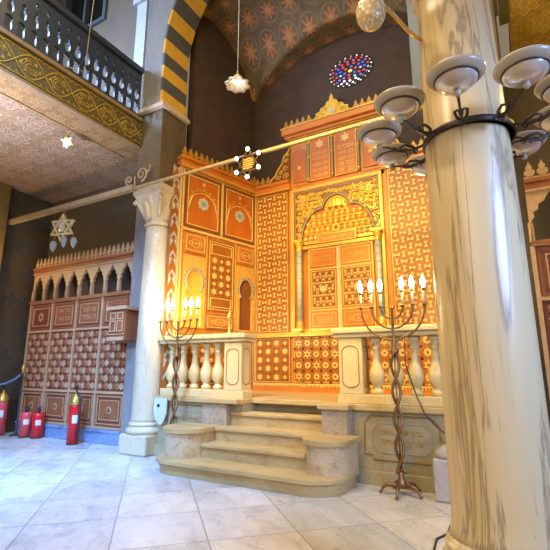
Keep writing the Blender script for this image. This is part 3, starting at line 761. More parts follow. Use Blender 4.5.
for u0, u1 in ((-3.61, -3.29), (-2.18, -1.86)):
    c = (u0 + u1) / 2
    m = MB('wood', 'grey_line', 'inlay', 'goldtrim'); m.box(u0, u1, 4.78, 5.66, 0, .015, ARK)
    ogee = [(c - .13, 4.84), (c + .13, 4.84), (c + .13, 5.35), (c + .16, 5.42), (c + .12, 5.48), (c + .05, 5.53), (c, 5.62), (c - .05, 5.53), (c - .12, 5.48), (c - .16, 5.42), (c - .13, 5.35)]
    m.mat('wood_panel').prism(ARK, ogee, .015, .03); m.mat('grey_line'); line(m, ARK, ogee, .011, .03, 5, True)
    m.mat('inlay').prism(ARK, starp(8, .055, .028, c, 5.14), .03, .036); m.build('ogee_panel', root)
# gilded frame of the niche
m = MB('goldtrim', 'grey_line', 'inlay')
m.border(ARK, -3.64, -1.84, 1.93, 4.70, .045, -.03, .05); m.mat('inlay').border(ARK, -3.595, -1.885, 1.93, 4.655, .014, -.03, .035); m.build('niche_frame', root)
# spandrel with arabesque
def archo(off=0):
    L = arcp(-2.98, 3.66, .44 + off, .57 + off, pi, pi / 2 + .25, 10); D = arcp(XC - .02, 4.19, .265 + off, .265 + off, pi - .12, .12, 14)
    Rr = [(2 * (XC - .02) - x, z) for x, z in L[::-1]]; return L + D + Rr
a_ = archo()
m = MB('wood_deep', 'gold', 'grey_line', 'goldtrim')
m.mat('wood_deep').prism(ARK, [(-3.58, 3.62)] + [(a_[0][0], 3.62)] + a_ + [(a_[-1][0], 3.62), (-1.90, 3.62), (-1.90, 4.64), (-3.58, 4.64)], -.03, .02)
m.mat('grey_line'); line(m, ARK, a_, .016, .022, 6); line(m, ARK, archo(.045), .008, .022, 5)
m.border(ARK, -3.56, -1.92, 3.64, 4.62, .012, .02, .027)
m.mat('gold')
rn = random.Random(11)
def inside(x, z):
    if abs(x - (XC - .02)) < .27 and z < 4.47: return True
    dx = max(abs(x - (XC - .02)) - .26, 0)
    return (dx / .47) ** 2 + (max(z - 3.66, 0) / .60) ** 2 < 1
for sgx in (-1, 1):
    for i in range(12):
        for j in range(11):
            ux = .02 + i * .066 + (.033 if j % 2 else 0); z = 3.70 + j * .083
            x = XC - .02 + sgx * ux
            if inside(x, z)  or ux > .80: continue
            r = .036; a0 = rn.random() * 6; tw = rn.choice((-1, 1))
            line(m, ARK, [(x + r * (1 - q / 16) * cos(a0 + tw * q * .55), z + r * (1 - q / 16) * sin(a0 + tw * q * .55)) for q in range(13)], .0115, .024, 4)
            m.prism(ARK, starp(3, .034, .016, x + r * cos(a0), z + r * sin(a0), a0), .02, .03, False)
for sgx in (-1, 1):
    m.mat('goldtrim').prism(ARK, ngon(14, .055, XC - .02 + sgx * .66, 4.44), .02, .04); m.mat('grey_line').prism(ARK, ngon(12, .03, XC - .02 + sgx * .66, 4.44), .04, .046)
m.build('arabesque_spandrel', root)
# muqarnas
m = MB('gold', 'goldtrim'); m.mat('wood_panel'); uc = XC - .02
def halfw(z):
    if z <= 3.66: return .70
    t = min((z - 3.66) / .57, 1); return .26 + .44 * sqrt(max(1 - t * t, 0))
m.prism(ARK, [(uc - .70, 3.46)] + [(uc + .70, 3.46)] + [(uc + halfw(3.66 + .054 * i), 3.66 + .054 * i) for i in range(11)] + arcp(uc, 4.2, .26, .27, 0, pi, 12) + [(uc - halfw(3.66 + .054 * i), 3.66 + .054 * i) for i in range(10, -1, -1)], -.06, -.018)
for row in range(5):
    z0 = 3.60 + row * .135; hw = halfw(z0 + .10) - .015; n = max(3, int(2 * hw / .105)); st = 2 * hw / n; dep = .085 - .010 * abs(row - 2)
    for i in range(n):
        c = uc - hw + (i + .5) * st
        if row == 1 and abs(c - uc) < .14: continue
        m.mat('gold' if (i + row) % 2 else 'goldtrim')
        n0 = len(m.v); k = 8
        for q, (zz, rr) in enumerate(((0, .25), (.02, .75), (.055, 1), (.095, .95), (.12, .6), (.135, .15))):
            for j in range(k + 1):
                th = pi * j / k; m.v.append(ARK.P(c - cos(th) * st * .5 * rr, z0 + zz, -.03 + sin(th) * dep * rr))
        for q in range(5):
            for j in range(k):
                a = n0 + q * (k + 1) + j; m.face((a, a + 1, a + k + 2, a + k + 1), True)
    m.mat('goldtrim').box(uc - hw, uc + hw, z0 - .008, z0 + .008, -.03, .02 - .004 * row, ARK)
m.build('muqarnas', root)
m = MB('gold')   # fluted half dome
n0 = len(m.v); k = 36; rows = 8
for i in range(rows + 1):
    ph = pi / 2 * i / rows
    for j in range(k + 1):
        th = pi * j / k; rr = cos(ph) * (1 + .05 * cos(18 * th))
        m.v.append(ARK.P(uc - .23 * cos(th) * rr, 4.20 + .245 * sin(ph), -.03 + .10 * sin(th) * rr))
for i in range(rows):
    for j in range(k):
        a = n0 + i * (k + 1) + j; m.face((a, a + 1, a + k + 2, a + k + 1), True)
m.build('fluted_half_dome', root)
m = MB('gold', 'wood_deep'); m.prism(ARK, starp(8, .09, .07, uc, 3.80), -.03, .04); m.mat('wood_deep').prism(ARK, starp(6, .06, .03, uc, 3.80), .04, .046); m.build('rosette', root)
# lintel with cartouche, doors
m = MB('goldtrim', 'gold'); m.box(-3.42, -2.0, 3.46, 3.52, -.03, .05, ARK); m.box(-3.42, -2.0, 3.55, 3.60, -.03, .035, ARK); m.build('lintel', root)
m = MB('wood_top', 'inlay', 'goldtrim'); m.box(-3.07, -2.33, 3.53, 3.70, 0, .06, ARK); m.mat('goldtrim').border(ARK, -3.07, -2.33, 3.53, 3.70, .02, .06, .07)
m.mat('inlay').text(ARK, 'דע לפני מי אתה עומד'[::-1], -2.70, 3.615, .60, .07, .062, .003); m.build('inscription_plaque', root)
for u0, u1, tx in ((-3.29, -2.71, 'תורת ה תמימה'), (-2.685, -2.06, 'פתחו לי שערי צדק')):
    dm = MB('wood_top', 'inlay'); dm.box(u0, u1, 1.93, 3.45, -.03, .0, ARK); dm.mat('inlay').border(ARK, u0, u1, 1.93, 3.45, .025, 0, .02)
    dm.box(u0 + .025, u1 - .025, 3.05, 3.075, 0, .016, ARK); dm.box(u0 + .025, u1 - .025, 2.29, 2.315, 0, .016, ARK)
    do = dm.build('door', root)
    p = MB('wood_top', 'goldtrim'); p.box(u0 + .05, u1 - .05, 3.10, 3.40, 0, .012, ARK); p.mat('goldtrim').border(ARK, u0 + .06, u1 - .06, 3.11, 3.39, .014, .012, .02)
    p.mat('goldtrim').text(ARK, tx[::-1], (u0 + u1) / 2, 3.25, .36, .10, .013, .003); p.build('inscribed_panel', do)
    p = MB('wood_red', 'goldtrim', 'inlay'); p.box(u0 + .05, u1 - .05, 2.34, 3.03, 0, .010, ARK); p.mat('goldtrim').border(ARK, u0 + .05, u1 - .05, 2.34, 3.03, .016, .010, .018)
    fine(p, ARK, u0 + .08, u1 - .08, 2.37, 3.0, .010); p.mat('inlay').prism(ARK, starp(8, .075, .04, (u0 + u1) / 2, 2.685), .018, .026); p.build('inlaid_panel', do)
    p = MB('wood_top', 'goldtrim'); p.box(u0 + .05, u1 - .05, 2.0, 2.26, 0, .012, ARK); p.mat('goldtrim').border(ARK, u0 + .06, u1 - .06, 2.01, 2.25, .014, .012, .02); cartouche(p, ARK, u0 + .09, u1 - .09, 2.04, 2.22, .012); p.build('lower_panel', do)
m = MB('mosaic', 'goldtrim'); m.box(-2.71, -2.685, 1.93, 3.45, -.01, .03, ARK); m.build('door_astragal', root)
for u in (-3.45, -1.95):
    m = MB('goldtrim'); m.box(u - .075, u + .075, 1.93, 1.98, .0, .15, ARK); m.lathe([(.07, 1.98), (.075, 2.01), (.055, 2.04), (.065, 2.07), (.05, 2.12)], ARK.P(u, 0, .075), 18)
    cc = m.build('colonnette_base', root)
    m = MB('mosaic', 'grey_line', 'goldtrim'); m.lathe([(.048, 2.12), (.048, 3.42)], ARK.P(u, 0, .075), 18)
    m.mat('grey_line')
    for q in range(9): m.lathe([(.0485, 2.2 + q * .14), (.052, 2.205 + q * .14), (.0485, 2.21 + q * .14)], ARK.P(u, 0, .075), 18)
    m.build('colonnette', root)
    m = MB('gold'); m.lathe([(.048, 3.42), (.06, 3.44), (.05, 3.46), (.07, 3.54), (.09, 3.58)], ARK.P(u, 0, .075), 18, ripple=(.06, 8)); m.box(u - .09, u + .09, 3.58, 3.63, 0, .16, ARK); m.build('colonnette_capital', root)

# ------------------------------------------------------------------ splayed side panelling
def side_panelling(fr, sgn, label):
    """sgn=+1: u runs from -2.2 (near) to 0 (far).  sgn=-1: mirrored"""
    root = thing('wood_panelling', label, 'panelling', fr.P(-1 * sgn, ZD, 0))
    def R(a, b_): return (a, b_) if sgn > 0 else (-b_, -a)
    def bx(m, a, b_, v0, v1, w0, w1): x0, x1 = R(a, b_); m.box(x0, x1, v0, v1, w0, w1, fr)
    m = MB('wood'); bx(m, -1.80, 0, .87, 4.82, -.10, 0); m.build('backing', root)
    m = MB('wood_top', 'goldtrim'); bx(m, -1.86, 0.0, 4.82, 4.93, -.1, .06); bx(m, -1.88, 0, 4.93, 4.98, -.1, .10); m.mat('goldtrim'); bx(m, -1.86, 0, 4.79, 4.82, 0, .075); bx(m, -1.86, 0, 4.745, 4.775, 0, .02); m.build('cornice', root, bevel=.006)
    m = MB('crest_gold'); x0, x1 = R(-1.86, -.02); crest(m, fr, x0, x1, 4.98, .19, .125, .0, .04); m.build('cresting', root)
    m = MB('inlay', 'goldtrim')
    for v in (3.66,): bx(m, -1.80, 0, v - .02, v + .02, 0, .03)
    for a in (-1.80, -.03): bx(m, a, a + .03, .95, 4.75, 0, .03)
    bx(m, -.915, -.885, 3.68, 4.75, 0, .03)
    m.mat('goldtrim'); bx(m, -1.23, -1.21, 1.9, 3.64, 0, .02); bx(m, -.55, -.53, 1.9, 3.64, 0, .02); m.build('mouldings', root)
    for a, b_ in ((-1.74, -.94), (-.86, -.05)):
        u0, u1 = R(a, b_); c = (u0 + u1) / 2
        m = MB('wood_panel', 'inlay', 'goldtrim', 'mosaic'); m.box(u0, u1, 3.70, 4.73, 0, .012, fr); m.mat('wood_deep').border(fr, u0, u1, 3.70, 4.73, .05, .012, .018)
        m.mat('inlay').border(fr, u0 + .05, u1 - .05, 3.75, 4.68, .018, .012, .026)
        m.mat('goldtrim'); hw = (u1 - u0) / 2 - .09
        for dz, rr in ((0, .016), (.05, .008)):
            line(m, fr, [(c - hw, 4.02 + dz), (c - hw, 4.13 + dz)] + arcp(c, 4.13 + dz, hw - .02, .27, pi, 0, 16) + [(c + hw, 4.13 + dz), (c + hw, 4.02 + dz)], rr, .016, 5)
        for q in range(7): 
            t = pi * (q + .5) / 7; m.prism(fr, starp(3, .03, .012, c + (hw + .02) * cos(t), 4.19 + .29 * sin(t), t), .012, .02, False)
        m.mat('mosaic').prism(fr, starp(8, .125, .10, c, 4.20), .012, .024); m.mat('grey_line'); m.prism(fr, starp(8, .075, .035, c, 4.20), .024, .028); m.mat('inlay').prism(fr, starp(8, .045, .02, c, 4.58), .012, .018)
        m.build('rosette_panel', root)
    for a, b_ in ((-1.71, -1.25), (-.51, -.05)):
        u0, u1 = R(a, b_)
        framed('small_panel', fr, u0, u1, 3.26, 3.60, 'wood', 'inlay', .03, 0, cartouche, .014, root)
        c = (u0 + u1) / 2; hw = .155; z1 = 2.86
        hs = [(c - hw, 1.98), (c + hw, 1.98), (c + hw, z1 - .28)] + [(c + hw * .78, z1 - .26)] + [(c + (hw + .02) * cos(t), z1 - .12 + (.155 if 0 else .17) * sin(t) * (1.25 if abs(cos(t)) < .5 else 1.08)) for t in [-.5 + (pi + 1) * i / 16 for i in range(17)]] + [(c - hw * .78, z1 - .26), (c - hw, z1 - .28)]
        m = MB('goldtrim', 'grey_line'); m.mat('goldtrim').prism(fr, [[(u0, 1.95), (u1, 1.95), (u1, 3.20), (u0, 3.20)], hs], 0, .035)
        m.mat('grey_line'); line(m, fr, hs[2:], .014, .037, 6)
        for q in range(13):
            t = -.3 + (pi + .6) * q / 12; m.prism(fr, ngon(4, .022, c + .215 * cos(t), z1 - .11 + .235 * sin(t), t), .035, .042, False)
        no = m.build('niche', root)
        m = MB('gold' if a < -1 else 'wood_deep')   # shallow curved back of the niche
        n0 = len(m.v); kk = 10
        for z in (1.96, 3.12):
            for j in range(kk + 1):
                th = pi * j / kk; m.v.append(fr.P(c - .21 * cos(th), z, .004 + .02 * 0 - 0.0 + .012 * (1 - sin(th))))
        for j in range(kk): m.face((n0 + j, n0 + j + 1, n0 + kk + 2 + j, n0 + kk + 1 + j), True)
        m.build('niche_back', no)
    u0, u1 = R(-1.20, -.57)
    framed('lattice_panel', fr, u0, u1, 2.27, 3.58, 'wood_red', 'inlay', .03, 0, lambda p, f_, a, b_, c_, d_, w: (hexes(p, f_, a + .03, b_ - .03, c_ + .24, d_ - .26, w, .155, 'inlay'), p.mat('inlay').border(f_, a + .03, b_ - .03, d_ - .22, d_ - .03, .014, w, w + .01), p.border(f_, a + .03, b_ - .03, c_ + .03, c_ + .2, .014, w, w + .01)), .014, root)
    framed('small_panel', fr, u0, u1, 1.95, 2.22, 'wood_red', 'inlay', .03, 0, cartouche, .014, root)
    for a, b_, fn in ((-1.74, -.94, hexes), (-.86, -.05, hexes)):
        u0, u1 = R(a, b_); framed('base_panel', fr, u0, u1, 1.0, 1.84, 'wood_red', 'inlay', .02, 0, fn, .012, root)
    # zigzag pilaster at the near end
    m = MB('wood_red', 'zig', 'inlay'); bx(m, -2.0, -1.82, .87, 4.75, -.06, .0); m.mat('inlay'); bx(m, -1.85, -1.82, .95, 4.75, 0, .02)
    m.mat('zig'); z = 1.1
    while z < 4.45:
        x0, x1 = R(-1.99, -1.86); xm = (x0 + x1) / 2; h = .10; t = .05
        m.prism(fr, [(x0, z), (xm, z + h), (x1, z), (x1, z + t), (xm, z + h + t), (x0, z + t)], 0, .01)
        m.prism(fr, [(x0, z + .20), (xm - .015, z + .31), (x0, z + .38)], 0, .01); m.prism(fr, [(x1, z + .20), (x1, z + .38), (xm + .015, z + .31)], 0, .01); z += .33
    m.build('zigzag_pilaster', root)
side_panelling(SIDE, 1, 'orange panelled wooden wall left of the ark with rosettes, niches and lattice')

# ------------------------------------------------------------------ aisle screens
def aisle_screen(label, x0, x1, n, texts):
    fr = Fr((0, 5.4, 0), (1, 0, 0))
    root = thing('wooden_screen', label, 'screen', ((x0 + x1) / 2, 5.4, 0), 'inlaid aisle screens')
    m = MB('plinth_bluelit'); m.box(x0, x1, 5.36, 5.60, 0, .24); m.box(x0, x1, 5.34, 5.62, .19, .24); m.build('stone_plinth', root, bevel=.008)
    m = MB('aisle_wood', 'aisle_inlay'); m.box(x0, x1, .24, 2.62, -.12, -.03, fr); m.build('backing', root)
    m = MB('aisle_wood', 'aisle_inlay'); m.box(x0, x1, 3.26, 3.34, -.1, .03, fr); m.box(x0, x1, 3.34, 3.38, -.1, .06, fr); m.mat('aisle_inlay').box(x0, x1, 3.24, 3.26, -.06, .04, fr); m.build('cornice', root)
    m = MB('aisle_inlay'); crest(m, fr, x0, x1, 3.38, .22, .125, -.015, .01); m.build('cresting', root)
    # arcade
    na = n * 2; st = (x1 - x0) / na; m = MB('aisle_wood', 'aisle_inlay')
    for i in range(na):
        a, b_ = x0 + i * st, x0 + (i + 1) * st; c = (a + b_) / 2; h = st / 2 - .022
        sh = [(h * .93, 2.66), (h * .93, 2.84), (h, 2.90), (h * .84, 2.94), (h * .86, 3.0), (h * .62, 3.03), (h * .58, 3.09), (h * .30, 3.12), (h * .18, 3.17), (0, 3.22)]
        m.mat('aisle_inlay').prism(fr, [(a, 2.66), (c - sh[0][0], 2.66)] + [(c - x, z) for x, z in sh[1:]] + [(c + x, z) for x, z in sh[-2::-1]] + [(b_, 2.66), (b_, 3.25), (a, 3.25)], -.05, 0)
        m.tube([fr.P(a, z, .0) for z in (2.66, 2.88)], .018, 8)
    m.build('arcade', root)
    m = MB('aisle_wood', 'aisle_inlay'); m.box(x0, x1, 2.62, 2.66, -.1, .05, fr); m.mat('aisle_inlay').box(x0, x1, 2.605, 2.625, -.05, .035, fr); m.build('sill', root)
    pw = (x1 - x0) / n
    st_ = MB('aisle_inlay')
    for i in range(n + 1): st_.box(x0 + i * pw - .022, x0 + i * pw + .022, .24, 2.61, -.03, .012, fr)
    for v in (2.02, .86, .26): st_.box(x0, x1, v - .02, v + .02, -.03, .010, fr)
    st_.build('stile', root)
    for i in range(n):
        a, b_ = x0 + i * pw + .03, x0 + (i + 1) * pw - .03; c = (a + b_) / 2
        m = MB('aisle_wood', 'aisle_inlay', 'aisle_deep'); m.box(a, b_, 2.05, 2.59, -.03, -.015, fr); m.mat('aisle_deep').border(fr, a + .04, b_ - .04, 2.09, 2.55, .03, -.015, -.01); m.mat('aisle_inlay').border(fr, a + .08, b_ - .08, 2.13, 2.51, .014, -.015, 0)
        if texts[i] is None:
            m.mat('aisle_deep').box(a + .11, b_ - .11, 2.16, 2.48, -.015, -.012, fr); m.mat('aisle_inlay').prism(fr, starp(8, .10, .06, c, 2.32), -.012, -.004); m.mat('aisle_deep').prism(fr, starp(8, .05, .03, c, 2.32), -.004, 0)
        else:
            for q, tx in enumerate(texts[i]): m.text(fr, tx[::-1], c, 2.40 - .16 * q, (b_ - a) * .56, .10, -.012, .003)
        m.build('inscribed_panel', root)
        m = MB('aisle_deep', 'aisle_inlay', 'aisle_wood'); m.box(a, b_, .90, 1.98, -.03, -.02, fr)
        nu, nv = 5, 8; du = (b_ - a) / nu; dv = 1.08 / nv
        for p_ in range(nu):
            for q in range(nv):
                cu, cv = a + (p_ + .5) * du, .90 + (q + .5) * dv
                if (p_ + q) % 2:
                    m.mat('aisle_wood'); m.lathe([(.058, 0), (.05, .02), (.028, .03), (0.001, .034)], fr.P(cu, cv, -.02), 8, rot=Matrix.Rotation(pi / 2, 3, 'X'), smooth=False)
                else: m.mat('aisle_inlay').prism(fr, starp(6, .066, .036, cu, cv), -.02, -.004, False)
                for sg in (1, -1):
                    L = .075; t = .009; ux, uy = .7 * sg, .71
                    m.mat('aisle_inlay' if (p_ + q) % 2 else 'aisle_wood')
                    m.prism(fr, [(cu + du / 2 - ux * L - uy * t, cv - uy * L + ux * t), (cu + du / 2 - ux * L + uy * t, cv - uy * L - ux * t), (cu + du / 2 + ux * L + uy * t, cv + uy * L - ux * t), (cu + du / 2 + ux * L - uy * t, cv + uy * L + ux * t)] if p_ < nu - 1 else ngon(4, .012, cu, cv + dv * .5), -.02, -.010, False)
        m.build('lattice_panel', root)
        m = MB('aisle_wood', 'aisle_inlay', 'aisle_deep'); m.box(a, b_, .29, .83, -.03, -.015, fr); m.mat('aisle_inlay').border(fr, a + .035, b_ - .035, .32, .80, .014, -.015, 0); m.mat('aisle_deep').border(fr, a + .06, b_ - .06, .35, .77, .025, -.015, -.008); m.mat('aisle_inlay').border(fr, a + .10, b_ - .10, .39, .73, .012, -.015, -.004)
        m.mat('aisle_inlay').prism(fr, starp(8, .075, .05, c, .56), -.015, -.005); m.mat('aisle_deep').prism(fr, starp(8, .045, .02, c, .56), -.005, 0); m.build('lower_panel', root)
    return root
T1 = ('ברוך אתה', 'בבאך'); T2 = ('שמע ישראל', 'ה אחד'); T3 = ('דע לפני מי', 'אתה עומד')
aisle_screen('reddish inlaid wooden screen with pointed arcade at the back of the left aisle', -9.06, -6.03, 4, [None, T1, T2, T3])
aisle_screen('inlaid wooden screen glimpsed right of the thick foreground column', .22, 3.9, 4, [None, None, T1, T2])

# small cabinet hung beside the column
root = thing('wooden_cabinet', 'small crested wooden cabinet with two doors hung left of the pale column', 'cabinet', (-5.98, 5.1, 1.74))
CB = Fr((0, 5.06, 0), (1, 0, 0)); x0, x1 = -6.16, -5.76
m = MB('aisle_wood'); m.box(x0, x1, 1.74, 2.26, -.30, 0, CB); m.build('case', root, bevel=.006)
m = MB('aisle_inlay', 'aisle_wood'); m.box(x0 - .04, x1 + .04, 2.26, 2.32, -.30, .05, CB); m.build('cornice', root)
m = MB('aisle_wood'); crest(m, CB, x0 - .03, x1 + .03, 2.32, .12, .055, -.01, .02); m.build('cresting', root)
m = MB('aisle_inlay'); m.box(x0, x1, 1.74, 1.80, 0, .025, CB); m.box(x0, x1, 1.84, 1.855, 0, .012, CB); m.build('base_moulding', root)
for a, b_ in ((x0 + .03, -5.965), (-5.955, x1 - .03)):
    m = MB('aisle_wood', 'aisle_inlay'); m.box(a, b_, 1.88, 2.23, 0, .012, CB); m.mat('aisle_inlay').border(CB, a + .01, b_ - .01, 1.89, 2.08, .018, .012, .02); m.border(CB, a + .01, b_ - .01, 2.10, 2.22, .018, .012, .02); m.build('door', root)

# ------------------------------------------------------------------ menorahs
def menorah(label, cx, cy):
    root = thing('menorah', label, 'menorah', (cx, cy, 0), 'pair of lit menorahs')
    for k in range(5):
        a = k * 2 * pi / 5 + .3 + pi / 5
        m = MB('bronze'); m.tube([(cx + cos(a) * r, cy + sin(a) * r, z) for r, z in ((.02, .085), (.10, .095), (.16, .085), (.20, .05), (.205, .025), (.23, .014))], [.02, .02, .018, .015, .014, .018], 8); m.build('foot', root)
    m = MB('bronze'); m.lathe([(.05, .07), (.06, .09), (.05, .12), (.03, .16), (.026, .22)], (cx, cy, 0), 16); m.build('hub', root)
    m = MB('bronze')
    for s in (0, 1):
        pts = []; rs = []
        for i in range(97):
            t = i / 96; z = .2 + 1.22 * t; ph = t * 1.22 / .56 * 2 * pi + s * pi + .5
            r = .042; pts.append((cx + r * cos(ph), cy + r * .8 * sin(ph), z)); rs.append(.0165)
        m.tube(pts, rs, 8)
    m.tube([(cx, cy, .2), (cx, cy, .8), (cx, cy, 1.5)], .009, 8); m.build('twisted_stem', root)
    m = MB('bronze'); m.lathe([(.045, 1.41), (.052, 1.44), (.03, 1.47), (.02, 1.55), (.022, 1.58), (.016, 1.62), (.014, 1.9), (.024, 1.91), (.024, 1.93)], (cx, cy, 0), 14); m.build('central_arm', root)
    m = MB('bronze'); m.tube([(cx - .125, cy, 1.925), (cx + .125, cy, 1.925)], .004, 6); m.build('cross_wire', root)
    for r in (.125, .235, .36):
        m = MB('bronze'); pts = [(cx - r * cos(t), cy, 1.925 - r * sin(t)) for t in [pi * i / 24 for i in range(25)]]
        m.tube(pts, .0115, 8); arm = m.build('arm', root)
        for sg in (-1, 1):
            x = cx + sg * r
            m = MB('bronze'); m.lathe([(.011, 1.915), (.026, 1.93), (.028, 1.945), (.015, 1.95)], (x, cy, 0), 12); m.build('drip_cup', arm)
            m = MB('candle'); m.lathe([(.013, 1.95), (.013, 2.09)], (x, cy, 0), 10); m.build('candle_sleeve', arm)
            m = MB('bronze'); m.lathe([(.013, 2.085), (.024, 2.10), (.022, 2.118), (.012, 2.12)], (x, cy, 0), 10); m.build('socket', arm)
            m = MB('bulb'); m.lathe([(.010, 2.12), (.022, 2.145), (.028, 2.175), (.024, 2.205), (.012, 2.24), (.001, 2.265)], (x, cy, 0), 12); m.build('bulb', arm)
    root.scale = (1, 1, 1.022)
    return root
menorah('twisted bronze menorah with lit bulbs standing right of the steps', -1.24, 4.89)
menorah('lit bronze menorah beside the slender pale column, base behind the steps', -4.43, 4.89)

# ------------------------------------------------------------------ fire extinguishers, stanchion
def extinguisher(label, x, y, h, r, body, gold, hose):
    root = thing('fire_extinguisher', label, 'fire extinguisher', (x, y, 0), 'fire extinguishers by the left screen')
    m = MB(body, 'black'); m.mat('black').lathe([(r * .98, 0), (r * .98, .025)], (x, y, 0), 24)
    m.mat(body).lathe([(r, .025), (r, h - .05), (r * .93, h - .02), (r * .7, h)], (x, y, 0), 24); m.build('cylinder', root)
    m = MB('tag'); m.lathe([(r + .002, h * .52), (r + .002, h * .72)], (x, y, 0), 8, -1.0, -.1); m.build('paper_label', root)
    if gold:
        m = MB('brass'); m.lathe([(r * 1.05, h - .03), (r * 1.08, h), (r * .95, h + .07), (r * .6, h + .13), (r * .25, h + .16), (r * .2, h + .2)], (x, y, 0), 20); m.build('brass_hood', root)
        m = MB('black'); m.tube([(x, y, h + .18), (x, y, h + .26), (x + .02, y - .02, h + .3)], .016, 8); m.tube([(x - .05, y, h + .24), (x + .05, y, h + .25)], .012, 6); m.build('valve', root)
    else:
        m = MB('black'); m.lathe([(.03, h), (.03, h + .05), (.02, h + .08)], (x, y, 0), 12); m.tube([(x - .05, y, h + .07), (x, y, h + .09), (x + .07, y, h + .11)], .012, 6); m.tube([(x, y, h + .05), (x + .08, y, h + .06)], .01, 6); m.build('valve', root)
    if hose:
        m = MB('black'); m.tube([(x + .03, y - .02, h + .2), (x + r + .02, y, h + .08), (x + r + .03, y, h * .8), (x + r + .025, y, h * .35), (x + r + .02, y, h * .12)], .017, 8); m.build('hose', root)
extinguisher('tall red fire extinguisher with brass hood in front of the screen, nearest the column', -6.92, 5.12, .68, .098, 'red', True, True)
extinguisher('squat bright red fire extinguisher, right one of the low pair', -8.10, 5.22, .46, .105, 'red', False, False)
extinguisher('squat faded red fire extinguisher, left one of the low pair', -8.40, 5.17, .46, .105, 'pinkred', False, False)
extinguisher('red fire extinguisher with brass hood at the far left edge', -9.06, 5.05, .66, .10, 'pinkred', True, False)
root = thing('rope_stanchion', 'thin dark barrier post with a pale knob at the left end of the screen', 'stanchion', (-8.74, 5.2, 0))
m = MB('black'); m.lathe([(.11, 0), (.11, .02), (.03, .04), (.018, .06), (.018, 1.18)], (-8.74, 5.2, 0), 14); m.build('post', root)
m = MB('brass'); m.lathe([(.02, 1.18), (.03, 1.2), (.025, 1.23), (.045, 1.28), (.03, 1.33), (.005, 1.37)], (-8.74, 5.2, 0), 14); m.build('knob', root)
m = MB('rope'); m.tube([(-8.75, 5.17, 1.16), (-8.85, 5.12, 1.06), (-9.0, 5.02, .98), (-9.12, 4.8, .93), (-9.2, 4.4, .95), (-9.27, 4.1, 1.0)], .022, 8)
o = m.build('barrier_rope', loc=(-8.75, 5.17, 1.16)); tag(o, 'blue grey barrier rope sagging from the dark post towards the left wall', 'rope')

# added shape painting blue light on the dais end, bollard, cables
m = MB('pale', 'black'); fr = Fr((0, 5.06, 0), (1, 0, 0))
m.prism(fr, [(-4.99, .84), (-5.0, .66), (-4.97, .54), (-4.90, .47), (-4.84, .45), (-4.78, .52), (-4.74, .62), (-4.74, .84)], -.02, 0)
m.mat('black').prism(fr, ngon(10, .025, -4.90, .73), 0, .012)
o = m.build('blue_lit_patch', loc=(-4.87, 5.06, .45)); tag(o, 'small patch with a dark spot, blue light on the dais end painted into its colour, beside the left menorah stem', 'painted light')
root = thing('stone_bollard', 'short grey stone post with rounded cap peeping from behind the foreground column', 'bollard', (-.72, 4.86, 0))
m = MB('bollard'); m.box(-.90, -.56, 4.80, 5.06, 0, .40); m.build('shaft', root, bevel=.02)
m = MB('bollard'); m.lathe([(.17, .40), (.175, .43), (.16, .47), (.11, .51), (.04, .535), (.001, .54)], (-.72, 4.93, 0), 20, ys=.75); m.build('cap', root)
m = MB('black'); m.tube([(-1.16, 5.08, 1.70), (-1.17, 5.08, 1.34), (-1.12, 5.08, 1.16), (-1.06, 5.075, .97), (-.99, 5.065, .80), (-.88, 5.06, .68), (-.78, 5.06, .60), (-.70, 5.08, .5)], .007, 6)
o = m.build('power_cable', loc=(-1.17, 5.08, 1.7)); tag(o, 'thin dark cable hanging down the right balustrade towards the stone post', 'cable')
m = MB('black'); m.tube([(-.62, 4.35, .008), (-.67, 4.15, .008), (-.66, 3.95, .008), (-.72, 3.8, .008), (-.70, 3.55, .008), (-.62, 3.3, .008)], .008, 6)
o = m.build('power_cable', loc=(-.66, 4, 0)); tag(o, 'dark cable lying on the floor at the foot of the thick foreground column', 'cable')
